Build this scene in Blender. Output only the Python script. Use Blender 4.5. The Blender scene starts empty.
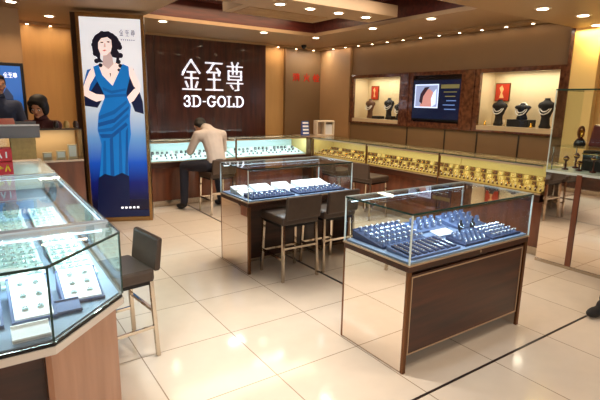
import bpy, bmesh, math, random
from mathutils import Vector, Matrix
random.seed(7)
SC = bpy.context.scene
COL = SC.collection
PI = math.pi

# ---------------------------------------------------------------- camera
F_PX, PITCH, ROLL, YAW, CAM_H = 469.7, .207386, .0181336, .601837, 1.6
cp, sp, cy, sy = math.cos(PITCH), math.sin(PITCH), math.cos(YAW), math.sin(YAW)
fw = Vector((sy*cp, cy*cp, -sp)); rt = Vector((cy, -sy, 0)); up = rt.cross(fw)
rt2 = math.cos(ROLL)*rt + math.sin(ROLL)*up
up2 = -math.sin(ROLL)*rt + math.cos(ROLL)*up
camd = bpy.data.cameras.new('camera'); cam = bpy.data.objects.new('camera', camd); COL.objects.link(cam)
cam.matrix_world = Matrix(((rt2.x, up2.x, -fw.x, 0), (rt2.y, up2.y, -fw.y, 0), (rt2.z, up2.z, -fw.z, CAM_H), (0, 0, 0, 1)))
camd.sensor_fit = 'HORIZONTAL'; camd.sensor_width = 36; camd.lens = F_PX/600*36
camd.clip_start = .05
SC.camera = cam

# ---------------------------------------------------------------- world, exposure, general light
SC.view_settings.view_transform = 'Standard'; SC.view_settings.look = 'None'
SC.view_settings.exposure = 0.5; SC.view_settings.gamma = 1.0
SC.view_settings.use_curve_mapping = False
SC.cycles.use_denoising = True
SC.cycles.max_bounces = 12; SC.cycles.transparent_max_bounces = 40; SC.cycles.glossy_bounces = 6
SC.cycles.sample_clamp_indirect = 4.0
SC.cycles.caustics_reflective = False; SC.cycles.caustics_refractive = False
W = bpy.data.worlds.new('world'); SC.world = W; W.use_nodes = True
W.node_tree.nodes['Background'].inputs[0].default_value = (1, .72, .45, 1)
W.node_tree.nodes['Background'].inputs[1].default_value = .05

WARM = (1, .73, .47); WARMW = (1, .91, .78); COOL = (.62, .84, 1); GOLD = (1, .76, .30)
POWER = 1.0

def light(name, kind, loc, power, color, parent=None, size=.1, size_y=None, rot=(0, 0, 0), spot=None, blend=.6):
    d = bpy.data.lights.new(name, kind); d.energy = power*POWER; d.color = color
    if kind == 'AREA':
        d.size = size
        if size_y: d.shape = 'RECTANGLE'; d.size_y = size_y
    else: d.shadow_soft_size = size
    if kind == 'SPOT': d.spot_size = math.radians(spot); d.spot_blend = blend
    o = bpy.data.objects.new(name, d); COL.objects.link(o); o.location = loc; o.rotation_euler = rot
    if parent: o.parent = parent
    return o
# the shop front behind the camera lets the mall's soft light in
light('shop_front_light', 'AREA', (1.5, -2.1, 1.7), 58, (1, .93, .84), size=4.5, size_y=1.7, rot=(math.radians(82), 0, 0))
# broad light of the coffered ceiling fields
light('ceiling_field_light', 'AREA', (3.2, 6.1, 2.88), 22, WARM, size=2.4, size_y=.8)
light('ceiling_field_light', 'AREA', (3.1, 3.95, 2.82), 30, WARMW, size=2.2, size_y=.8)

# ---------------------------------------------------------------- materials
def lin(c): return tuple(((x/255)/12.92 if x/255 <= .04045 else ((x/255+.055)/1.055)**2.4) for x in c)
MATS = {}
def mat(name, rgb, rough=.5, metal=0, emit=None, strength=1, noise=0, scale=6, stretch=(1, 1, 1), rgb2=None, coat=0, alpha=None, spec=None):
    if name in MATS: return MATS[name]
    m = bpy.data.materials.new(name); m.use_nodes = True; nt = m.node_tree; b = nt.nodes['Principled BSDF']
    c = lin(rgb)+(1,)
    b.inputs['Base Color'].default_value = c
    b.inputs['Roughness'].default_value = rough; b.inputs['Metallic'].default_value = metal
    if coat: b.inputs['Coat Weight'].default_value = coat; b.inputs['Coat Roughness'].default_value = .05
    if spec is not None: b.inputs['Specular IOR Level'].default_value = spec
    if emit: b.inputs['Emission Color'].default_value = lin(emit)+(1,); b.inputs['Emission Strength'].default_value = strength
    if noise or rgb2:
        tc = nt.nodes.new('ShaderNodeTexCoord'); mp = nt.nodes.new('ShaderNodeMapping'); nz = nt.nodes.new('ShaderNodeTexNoise')
        rp = nt.nodes.new('ShaderNodeValToRGB')
        mp.inputs['Scale'].default_value = stretch; nz.inputs['Scale'].default_value = scale; nz.inputs['Detail'].default_value = 5
        nt.links.new(tc.outputs['Object'], mp.inputs[0]); nt.links.new(mp.outputs[0], nz.inputs[0]); nt.links.new(nz.outputs[0], rp.inputs[0])
        if rgb2: c2 = lin(rgb2)
        else: c2 = tuple(x*(1-noise) for x in c[:3])
        rp.color_ramp.elements[0].position = .35; rp.color_ramp.elements[1].position = .68
        rp.color_ramp.elements[0].color = c2+(1,); rp.color_ramp.elements[1].color = c
        nt.links.new(rp.outputs[0], b.inputs['Base Color'])
    MATS[name] = m; return m

def glass_mat(name, tint=(.93, .98, .96), r0=.04, rough=0.0):
    m = bpy.data.materials.new(name); m.use_nodes = True; nt = m.node_tree; nt.nodes.clear(); L = nt.links.new
    o = nt.nodes.new('ShaderNodeOutputMaterial'); mx = nt.nodes.new('ShaderNodeMixShader')
    t = nt.nodes.new('ShaderNodeBsdfTransparent'); g = nt.nodes.new('ShaderNodeBsdfGlossy'); f = nt.nodes.new('ShaderNodeLayerWeight')
    p = nt.nodes.new('ShaderNodeMath'); p.operation = 'POWER'; p.inputs[1].default_value = 5
    q = nt.nodes.new('ShaderNodeMath'); q.operation = 'MULTIPLY_ADD'; q.inputs[1].default_value = .85*(1-r0); q.inputs[2].default_value = r0
    f.inputs[0].default_value = .5
    t.inputs[0].default_value = tint+(1,); g.inputs['Roughness'].default_value = rough
    L(f.outputs['Facing'], p.inputs[0]); L(p.outputs[0], q.inputs[0]); L(q.outputs[0], mx.inputs[0])
    L(t.outputs[0], mx.inputs[1]); L(g.outputs[0], mx.inputs[2])
    L(mx.outputs[0], o.inputs[0]); MATS[name] = m; return m

def floor_mat():
    m = bpy.data.materials.new('polished_floor_tile'); m.use_nodes = True; nt = m.node_tree; b = nt.nodes['Principled BSDF']; L = nt.links.new
    tc = nt.nodes.new('ShaderNodeTexCoord'); mp = nt.nodes.new('ShaderNodeMapping')
    mp.inputs['Location'].default_value = (-.095+.62*0, -.29, 0)   # grout lines at x = 1.335, y = 2.15
    br = nt.nodes.new('ShaderNodeTexBrick'); br.offset = 0; br.squash = 1
    br.inputs['Scale'].default_value = 1; br.inputs['Brick Width'].default_value = .62; br.inputs['Row Height'].default_value = .62
    br.inputs['Mortar Size'].default_value = .0035; br.inputs['Mortar Smooth'].default_value = .1
    br.inputs['Color1'].default_value = lin((236, 220, 200))+(1,); br.inputs['Color2'].default_value = lin((231, 214, 193))+(1,)
    br.inputs['Mortar'].default_value = lin((166, 142, 118))+(1,)
    nz = nt.nodes.new('ShaderNodeTexNoise'); nz.inputs['Scale'].default_value = 9; nz.inputs['Detail'].default_value = 6
    mx = nt.nodes.new('ShaderNodeMix'); mx.data_type = 'RGBA'; mx.blend_type = 'MULTIPLY'; mx.inputs[0].default_value = .10
    L(tc.outputs['Object'], mp.inputs[0]); L(mp.outputs[0], br.inputs[0]); L(tc.outputs['Object'], nz.inputs[0])
    L(br.outputs[0], mx.inputs[6]); L(nz.outputs[0], mx.inputs[7]); L(mx.outputs[2], b.inputs['Base Color'])
    b.inputs['Roughness'].default_value = .10; b.inputs['Specular IOR Level'].default_value = .62
    MATS['floor'] = m; return m

floor_mat(); glass_mat('glass', (.95, .985, .975), .035); glass_mat('clear_glass', (.98, .99, .99), .015)
wall_m = mat('taupe_wall_panel', (132, 102, 68), .55, noise=.05, scale=3)
gold_wall = mat('golden_wallcovering', (205, 158, 96), .5, noise=.10, scale=4, stretch=(3, 3, .3))
tan_wall = mat('tan_wall_panel', (176, 136, 92), .5, noise=.05)
sign_wood = mat('dark_red_wood_panel', (84, 42, 32), .28, rgb2=(54, 26, 24), scale=5, stretch=(4, 4, .35), coat=.4)
ceil_m = mat('beige_ceiling', (178, 146, 112), .6, noise=.03)
soffit_m = mat('painted_soffit', (178, 144, 104), .5)
recess_wood = mat('recess_red_wood', (96, 40, 30), .4, rgb2=(70, 28, 24), scale=6, stretch=(.5, 4, 4), coat=.1)
slat_m = mat('pale_wood_slats', (196, 160, 116), .5, rgb2=(156, 116, 76), scale=14, stretch=(.3, 6, 1))
dark_strip = mat('dark_bronze_inlay', (44, 30, 24), .3)
mirror = mat('mirror_steel', (246, 236, 226), .03, 1)
steel = mat('brushed_steel', (196, 184, 168), .22, 1)
bronze = mat('bronze_metal', (120, 84, 58), .3, .9)
case_wood = mat('dark_walnut_veneer', (74, 38, 22), .30, rgb2=(46, 23, 14), scale=4, stretch=(.4, 3, 5), coat=.15)
red_wood = mat('red_brown_veneer', (128, 70, 42), .3, rgb2=(96, 50, 30), scale=4, stretch=(3, 3, .4), coat=.4)
pale_trim = mat('pale_metal_trim', (196, 168, 138), .3, .6)
edge_dark = mat('dark_glass_edge', (34, 62, 58), .2)
edge_pale = mat('pale_glass_edge', (214, 228, 226), .15, spec=.8)
leather = mat('taupe_leather', (72, 55, 44), .42, noise=.12, scale=30)
chrome = mat('polished_metal_leg', (196, 184, 168), .12, 1)
navy = mat('navy_velvet', (50, 60, 92), .8)
slate = mat('slate_blue_velvet', (96, 112, 148), .8)
deck_blue = mat('pale_blue_deck', (120, 138, 168), .6)
deck_white = mat('white_deck', (214, 224, 222), .5)
teal_board = mat('pale_teal_board', (176, 206, 206), .5)
white_pad = mat('white_leatherette', (240, 242, 244), .5)
cream = mat('cream_board', (206, 190, 126), .5)
gold_m = mat('yellow_gold', (240, 190, 80), .22, 1)
silver_m = mat('silver_metal', (232, 236, 242), .15, 1)
gem_m = mat('white_gem', (240, 246, 255), .08, spec=1)
dark_gem = mat('dark_stone', (36, 38, 52), .15)
black_v = mat('black_velvet', (16, 14, 15), .7)
skin_m = mat('skin', (206, 152, 120), .55)
hair_m = mat('black_hair', (12, 9, 9), .6)
white_paint = mat('white_letter_face', (250, 250, 255), .4, emit=(240, 242, 255), strength=.55)
red_letter = mat('red_letter', (214, 46, 22), .5)
frame_m = mat('brown_marble_frame', (70, 38, 28), .12, rgb2=(116, 72, 50), scale=18, coat=.7)
shelf_m = mat('pale_stone_sill', (206, 182, 146), .3)
lamp_glow = mat('lamp_glow', (255, 240, 215), .5, emit=(255, 236, 205), strength=14)
cool_glow = mat('cool_tube_glow', (230, 245, 255), .5, emit=(214, 238, 255), strength=1.6)
warm_glow = mat('warm_tube_glow', (255, 230, 160), .5, emit=(255, 222, 140), strength=2)
white_metal = mat('white_trim_ring', (226, 214, 196), .35)
dark_metal = mat('dark_metal', (30, 27, 26), .4, .5)

# ---------------------------------------------------------------- mesh helpers
class MB:
    def __init__(s): s.v = []; s.f = []; s.m = []
    def add(s, vs, fs, mi=0):
        n = len(s.v); s.v += [tuple(v) for v in vs]; s.f += [tuple(i+n for i in f) for f in fs]; s.m += [mi]*len(fs); return s
    def box(s, x0, y0, z0, x1, y1, z1, mi=0):
        return s.add([(x0, y0, z0), (x1, y0, z0), (x1, y1, z0), (x0, y1, z0), (x0, y0, z1), (x1, y0, z1), (x1, y1, z1), (x0, y1, z1)],
                     [(3, 2, 1, 0), (4, 5, 6, 7), (0, 1, 5, 4), (1, 2, 6, 5), (2, 3, 7, 6), (3, 0, 4, 7)], mi)
    def prism(s, pts, z0, z1, mi=0):       # pts ccw in xy
        n = len(pts); vs = [(p[0], p[1], z0) for p in pts]+[(p[0], p[1], z1) for p in pts]
        fs = [tuple(range(n))[::-1], tuple(range(n, 2*n))]+[(i, (i+1) % n, (i+1) % n+n, i+n) for i in range(n)]
        return s.add(vs, fs, mi)
    def tube(s, a, b, r, r2=None, n=10, mi=0, caps=True):
        a = Vector(a); b = Vector(b); r2 = r if r2 is None else r2; d = (b-a).normalized()
        u = d.orthogonal().normalized(); w = d.cross(u)
        vs = []
        for p, q in ((a, r), (b, r2)):
            for i in range(n): t = 2*PI*i/n; vs.append(p+q*(math.cos(t)*u+math.sin(t)*w))
        fs = [(i, (i+1) % n, (i+1) % n+n, i+n) for i in range(n)]
        if caps: fs += [tuple(range(n))[::-1], tuple(range(n, 2*n))]
        return s.add(vs, fs, mi)
    def lathe(s, prof, c=(0, 0, 0), n=16, mi=0, sx=1, sy=1):
        vs = []; fs = []
        for r, z in prof:
            for i in range(n): t = 2*PI*i/n; vs.append((c[0]+r*math.cos(t)*sx, c[1]+r*math.sin(t)*sy, c[2]+z))
        for k in range(len(prof)-1):
            for i in range(n): fs.append((k*n+i, k*n+(i+1) % n, (k+1)*n+(i+1) % n, (k+1)*n+i))
        fs.append(tuple(range(n))[::-1]); fs.append(tuple(range((len(prof)-1)*n, len(prof)*n)))
        return s.add(vs, fs, mi)
    def ell(s, c, r, n=14, m=9, mi=0, rot=None):
        vs = []; fs = []
        for j in range(m+1):
            ph = PI*j/m
            for i in range(n):
                t = 2*PI*i/n; v = Vector((r[0]*math.sin(ph)*math.cos(t), r[1]*math.sin(ph)*math.sin(t), r[2]*math.cos(ph)))
                if rot: v = rot @ v
                vs.append(Vector(c)+v)
        for j in range(m):
            for i in range(n): fs.append((j*n+i, (j+1)*n+i, (j+1)*n+(i+1) % n, j*n+(i+1) % n))
        return s.add(vs, fs, mi)
    def torus(s, c, R, r, n=16, m=6, mi=0, rot=None, a0=0, a1=2*PI):
        vs = []; fs = []; full = abs(a1-a0-2*PI) < 1e-6; k = n if full else n+1
        for i in range(k):
            t = a0+(a1-a0)*i/n
            for j in range(m):
                p = 2*PI*j/m; v = Vector(((R+r*math.cos(p))*math.cos(t), (R+r*math.cos(p))*math.sin(t), r*math.sin(p)))
                if rot: v = rot @ v
                vs.append(Vector(c)+v)
        for i in range(n):
            for j in range(m): fs.append((i*m+j, ((i+1) % k)*m+j, ((i+1) % k)*m+(j+1) % m, i*m+(j+1) % m))
        return s.add(vs, fs, mi)
    def build(s, name, mats, parent=None, bevel=0, smooth=False, loc=None):
        me = bpy.data.meshes.new(name); me.from_pydata(s.v, [], s.f)
        if not isinstance(mats, (list, tuple)): mats = [mats]
        for m in mats: me.materials.append(m)
        for p, i in zip(me.polygons, s.m): p.material_index = i; p.use_smooth = smooth
        bm = bmesh.new(); bm.from_mesh(me); bmesh.ops.recalc_face_normals(bm, faces=bm.faces); bm.to_mesh(me); bm.free()
        o = bpy.data.objects.new(name, me); COL.objects.link(o)
        if parent: o.parent = parent
        if loc: o.location = loc
        if bevel:
            b = o.modifiers.new('bevel', 'BEVEL'); b.width = bevel; b.segments = 2; b.limit_method = 'ANGLE'; b.angle_limit = .6
        return o
def tag(o, label=None, cat=None, group=None, kind=None):
    if label: o['label'] = label
    if cat: o['category'] = cat
    if group: o['group'] = group
    if kind: o['kind'] = kind
    return o
def empty(name, loc, label, cat, group=None, rz=0):
    o = bpy.data.objects.new(name, None); COL.objects.link(o); o.location = loc; o.rotation_euler = (0, 0, rz); o.empty_display_size = .1
    return tag(o, label, cat, group)
ORD = 'first second third fourth fifth sixth seventh eighth ninth tenth eleventh twelfth thirteenth fourteenth fifteenth sixteenth seventeenth eighteenth nineteenth twentieth twenty-first twenty-second twenty-third twenty-fourth'.split()
def kids(o):
    return [c for c in COL.objects if c.parent == o]
def dup(root, loc, rz=0, label=None, group=None, tree=None, sc=1):
    r = root.copy(); COL.objects.link(r); r.location = loc; r.rotation_euler = (0, 0, rz); r.scale = (sc, sc, sc)
    if label: r['label'] = label
    if group: r['group'] = group
    for ch, gs in (tree or []):
        c = ch.copy(); COL.objects.link(c); c.parent = r
        for g in gs: d = g.copy(); COL.objects.link(d); d.parent = c
    return r
def tree_of(root): return [(c, kids(c)) for c in kids(root)]
def struct(name, mb, mats, bevel=0, label=None):
    o = mb.build(name, mats, bevel=bevel); o['kind'] = 'structure'
    if label: o['label'] = label
    return o

# flat print helper: shapes on a vertical plane, local x = right, z = up, facing -y
def flat(mb, pts, d, mi):
    vs = [(x, -d, z) for x, z in pts]; mb.add(vs, [tuple(range(len(pts)))], mi)
def stroke(mb, pts, w, x0, z0, sx, sz, d0, d1, mi=0):
    """thick letter strokes: each segment a little box with squared ends, facing -y"""
    P = [Vector((x0+p[0]*sx, z0+p[1]*sz)) for p in pts]
    for a, b in zip(P[:-1], P[1:]):
        t = (b-a)
        if t.length < 1e-6: continue
        t.normalize(); n = Vector((-t.y, t.x))*w/2; a2 = a-t*w*.42; b2 = b+t*w*.42
        q = [a2-n, b2-n, b2+n, a2+n]
        vs = [(p.x, -d0, p.y) for p in q]+[(p.x, -d1, p.y) for p in q]
        mb.add(vs, [(0, 1, 2, 3), (7, 6, 5, 4), (0, 4, 5, 1), (1, 5, 6, 2), (2, 6, 7, 3), (3, 7, 4, 0)], mi)
def arc(cx, cz, rx, rz, a0, a1, n=9):
    return [(cx+rx*math.cos(math.radians(a0+(a1-a0)*i/n)), cz+rz*math.sin(math.radians(a0+(a1-a0)*i/n))) for i in range(n+1)]
GLY = {
 'jin': [[(.5, 1), (.06, .58)], [(.5, 1), (.94, .58)], [(.14, .64), (.04, .5)], [(.3, .6), (.72, .6)], [(.18, .4), (.84, .4)], [(.5, .6), (.5, .05)], [(.2, .27), (.3, .1)], [(.82, .27), (.72, .1)], [(.05, .02), (.97, .02)]],
 'zhi': [[(.05, .94), (.95, .94)], [(.48, .92), (.3, .74), (.12, .62)], [(.12, .62), (.78, .62)], [(.66, .76), (.82, .64), (.78, .52)], [(.18, .38), (.84, .38)], [(.5, .56), (.5, .04)], [(.05, .02), (.97, .02)]],
 'zun': [[(.32, 1), (.38, .9)], [(.7, 1), (.62, .9)], [(.06, .86), (.94, .86)], [(.12, .7), (.12, .4)], [(.88, .7), (.88, .4)], [(.12, .7), (.88, .7)], [(.38, .84), (.38, .6)], [(.62, .84), (.62, .6)], [(.12, .52), (.88, .52)], [(.12, .4), (.88, .4)], [(.03, .27), (.97, .27)], [(.7, .38), (.7, .04), (.52, .02)], [(.26, .2), (.38, .08)]],
 'xiao': [[(.04, .92), (.2, .8)], [(0, .62), (.16, .52)], [(.02, .03), (.2, .34)], [(.64, 1), (.64, .7)], [(.36, .92), (.46, .78)], [(.92, .92), (.8, .78)], [(.4, .68), (.4, .02)], [(.4, .68), (.9, .68), (.9, .02)], [(.4, .47), (.9, .47)], [(.4, .26), (.9, .26)]],
 'huo': [[(.5, 1), (.5, .5), (.08, 0)], [(.5, .5), (.94, 0)], [(.14, .74), (.26, .46)], [(.88, .76), (.72, .5)]],
 'shuan': [[(.02, .7), (.42, .7)], [(.22, 1), (.22, 0)], [(.2, .62), (0, .3)], [(.24, .6), (.38, .42)], [(.7, 1), (.44, .62)], [(.7, 1), (1, .62)], [(.54, .54), (.88, .54)], [(.54, .3), (.88, .3)], [(.7, .54), (.7, .04)], [(.46, .03), (.98, .03)]],
 '3': [arc(.48, .73, .34, .25, 160, -90), arc(.48, .26, .38, .25, 90, -160), [(.14, .8), (.14, .7)], [(.1, .28), (.1, .18)]],
 'D': [[(.22, 1), (.22, 0)], [(.02, .98), (.5, .98)], [(.02, .02), (.5, .02)], arc(.48, .5, .44, .48, 90, -90)],
 '-': [[(.25, .47), (.75, .47)]],
 'G': [arc(.5, .5, .42, .48, 45, 320, 14), [(.84, .2), (.84, .45)], [(.62, .45), (1, .45)], [(.84, .78), (.84, .98)]],
 'O': [arc(.5, .5, .42, .48, 0, 360, 18)],
 'L': [[(.25, 1), (.25, 0)], [(.03, .98), (.5, .98)], [(.03, .02), (.92, .02)], [(.92, .02), (.92, .3)]],
}
def glyph(mb, k, x, z, w, h, t, d0, d1, mi=0, tv=None):
    for s in GLY[k]: stroke(mb, s, t, x, z, w, h, d0, d1, mi)

# ================================================================ SETTING
CZ = 2.65
struct('floor', MB().box(-2.6, -2.6, -.06, 8.2, 8.4, 0), MATS['floor'])
inl = MB(); inl.box(2.568, 2.3, .0, 2.594, 6.83, .0015); inl.box(1.2, 1.528, .0, 6.0, 1.544, .0015)
struct('trim_1', inl, dark_strip, label='dark narrow inlay strips set into the floor tiles')
struct('wall_back', MB().box(-2.6, 8.12, 0, 8.2, 8.3, 3.0), gold_wall)
struct('wall_right', MB().box(6.05, 3.02, 0, 6.3, 8.12, 1.22).box(6.05, 3.02, 2.09, 6.3, 8.12, 3.0).box(6.05, 7.08, 1.22, 6.3, 8.12, 2.09).box(6.62, 3.02, 0, 6.66, 8.12, 3.0), wall_m)
struct('wall_front', MB().box(-2.6, -2.6, 0, 8.2, -2.45, 3.0), tan_wall)
struct('wall_left', MB().box(-2.6, -2.45, 0, -2.45, 8.12, 3.0), tan_wall)
struct('wall_east', MB().box(8.05, -2.45, 0, 8.2, 8.12, 3.0), gold_wall)
# ceiling slab with two coffers
def ceiling():
    m = MB(); xs = [-2.6, 1.95, 4.78, 8.2]; ys = [3.0, 3.45, 4.45, 5.0, 6.62, 8.3]
    for i in range(3):
        for j in range(5):
            if i == 1 and j in (1, 2, 3): continue
            m.box(xs[i], ys[j], CZ, xs[i+1], ys[j+1], CZ+.05)
    return m
struct('ceiling', ceiling(), ceil_m)
struct('ceiling_soffit', MB().box(-2.6, -2.6, 2.5, 8.2, 3.0, 3.02), soffit_m)
def coffer(x0, y0, x1, y1, h=.30):
    m = MB(); t = .02; z = CZ+.051
    m.box(x0-t, y0-t, z, x0, y1+t, CZ+h); m.box(x1, y0-t, z, x1+t, y1+t, CZ+h)
    m.box(x0, y0-t, z, x1, y0, CZ+h); m.box(x0, y1, z, x1, y1+t, CZ+h)
    m.box(x0-t, y0-t, CZ+h, x1+t, y1+t, CZ+h+.02)
    return m
struct('ceiling_recess', coffer(1.95, 3.45, 4.78, 6.62), recess_wood)
isl = MB(); isl.box(1.955, 4.47, CZ, 4.50, 5.0, CZ+.14); isl.box(2.62, 5.0, CZ, 3.97, 5.55, CZ+.14)
struct('ceiling_panel', isl, ceil_m, bevel=.004)
sl = MB()
for k in range(7): sl.box(2.72, 5.06+k*.062, CZ-.009, 3.85, 5.105+k*.062, CZ-.001)
struct('ceiling_slats', sl, slat_m)
sl = MB()
for k in range(10): sl.box(2.0, 3.50+k*.09, CZ+.18, 4.30, 3.56+k*.09, CZ+.20)
sl.box(1.96, 3.46, CZ+.20, 4.34, 4.44, CZ+.23)
struct('ceiling_slats.001', sl, slat_m)
# cornice along both display walls
co = MB(); co.box(-2.4, 8.02, CZ-.035, 6.05, 8.12, CZ); co.box(5.86, 3.0, CZ-.035, 6.05, 8.02, CZ)
struct('trim_2', co, soffit_m, bevel=.004)
# left column wall with picture, golden fluting
struct('wall_column', MB().box(-2.45, 7.0, 0, .57, 8.12, CZ), tan_wall)
fl = MB()
for x, w in ((1.32, .05), (1.47, .04), (1.62, .05), (1.80, .05)): fl.box(x, 8.04, 0, x+w, 8.12, CZ)
struct('trim_3', fl, bronze)
# sign panel in red wood: upright boards
sp_ = MB(); x = 2.02
while x < 4.66:
    w = min(.53, 4.68-x); sp_.box(x, 8.03, 0, x+w-.003, 8.12, CZ-.035); x += w
struct('wall_panel', sp_, sign_wood)
struct('wall_panel.001', MB().box(5.16, 8.08, 0, 6.05, 8.12, CZ-.035).box(5.13, 8.05, 0, 5.16, 8.12, CZ-.035), wall_m)
struct('wall_panel.002', MB().box(6.0, 7.13, 0, 6.06, 8.07, CZ-.036), tan_wall)
# lower wall joints of the right wall
jn = MB()
for y in (5.62, 4.83, 4.25, 3.6): jn.box(6.042, y, .12, 6.05, y+.02, 1.2)
struct('trim_4', jn, dark_strip)
struct('baseboard_back', MB().box(-2.4, 8.0, 0, 6.0, 8.03, .1), red_wood)
struct('baseboard_right', MB().box(6.0, 3.02, 0, 6.045, 7.1, .1), red_wood)
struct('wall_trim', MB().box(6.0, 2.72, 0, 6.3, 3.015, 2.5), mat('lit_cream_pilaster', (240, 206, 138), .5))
struct('wall_trim.001', MB().box(6.08, 2.1, 0, 6.3, 2.72, 2.5), gold_wall)

# display niches of the right wall
def niche(n, y0, y1, tv=False):
    z0, z1 = 1.245, 2.065
    fr = MB(); fr.box(6.0, y0-.06, z0-.03, 6.06, y0+.02, z1+.03); fr.box(6.0, y1-.02, z0-.03, 6.06, y1+.06, z1+.03)
    fr.box(6.0, y0+.02, z1-.03, 6.06, y1-.02, z1+.03); fr.box(6.0, y0+.02, z0-.03, 6.06, y1-.02, z0)
    w = fr.build('window_%d' % n, frame_m, bevel=.006); w['kind'] = 'structure'
    b = MB()
    if tv:
        b.box(6.06, y0, z0-.02, 6.10, y1, z1+.02); b.build('back_panel', mat('dark_backing', (44, 26, 24), .2), w)
        MB().box(6.0, y0+.02, z0, 6.06, y1-.02, z0+.06).build('window_sill', frame_m, w)
    else:
        b.box(6.42, y0-.02, z0-.02, 6.45, y1+.02, z1+.02); b.box(6.06, y0-.04, z0-.02, 6.45, y0-.02, z1+.02); b.box(6.06, y1+.02, z0-.02, 6.45, y1+.04, z1+.02)
        b.build('back_panel', mat('pale_cream_niche', (226, 206, 166), .6), w)
        MB().box(6.005, y0+.02, z0, 6.42, y1-.02, z0+.06).build('window_sill', shelf_m, w)
        MB().box(6.06, y0-.02, z1, 6.42, y1+.02, z1+.03).build('niche_top', frame_m, w)
        MB().box(6.035, y0+.02, z0+.06, 6.041, y1-.02, z1-.03).build('window_pane', MATS['clear_glass'], w)
        light('niche_light', 'AREA', (6.2, (y0+y1)/2, z1-.01), 5, (1, .88, .68), w, size=.2, size_y=(y1-y0)*.8)
    return w
niche(1, 5.80, 7.04); niche(2, 4.56, 5.54, True); niche(3, 3.12, 4.28)
fr = MB(); fr.box(5.985, 5.60, 1.215, 6.06, 5.74, 2.095); fr.box(5.985, 4.34, 1.215, 6.06, 4.50, 2.095); fr.box(5.985, 3.015, 1.215, 6.06, 3.06, 2.5)
struct('trim_5', fr, frame_m, bevel=.004)

# ================================================================ SIGN, RED CHARACTERS, POSTER, SCREEN
sg = MB()
sx0 = 3.0
glyph(sg, 'jin', 3.0, 1.76, .345, .50, .027, .0, .03)
glyph(sg, 'zhi', 3.43, 1.76, .335, .50, .027, .0, .03)
glyph(sg, 'zun', 3.84, 1.76, .335, .50, .022, .0, .03)
cur = 3.02
for ch, w in (('3', .15), ('D', .20), ('-', .09), ('G', .20), ('O', .20), ('L', .17), ('D', .20)):
    glyph(sg, ch, cur, 1.475, w*.84, .185, .019, .0, .03); cur += w*.985
o = sg.build('shop_sign', white_paint, loc=(0, 8.028, 0))
tag(o, 'white lettering of three large characters above 3D-GOLD on the dark red wood wall', 'sign')
for k, x, w_ in (('xiao', 5.33, 'left'), ('huo', 5.58, 'middle'), ('shuan', 5.82, 'right')):
    rd = MB(); glyph(rd, k, 0, 2.0, .15, .14, .022, 0, .006)
    tag(rd.build('red_wall_character', red_letter, loc=(x, 8.078, 0)), '%s one of three red characters on the tan wall beside the sign panel' % w_, 'sign', 'red characters on the wall')

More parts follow.
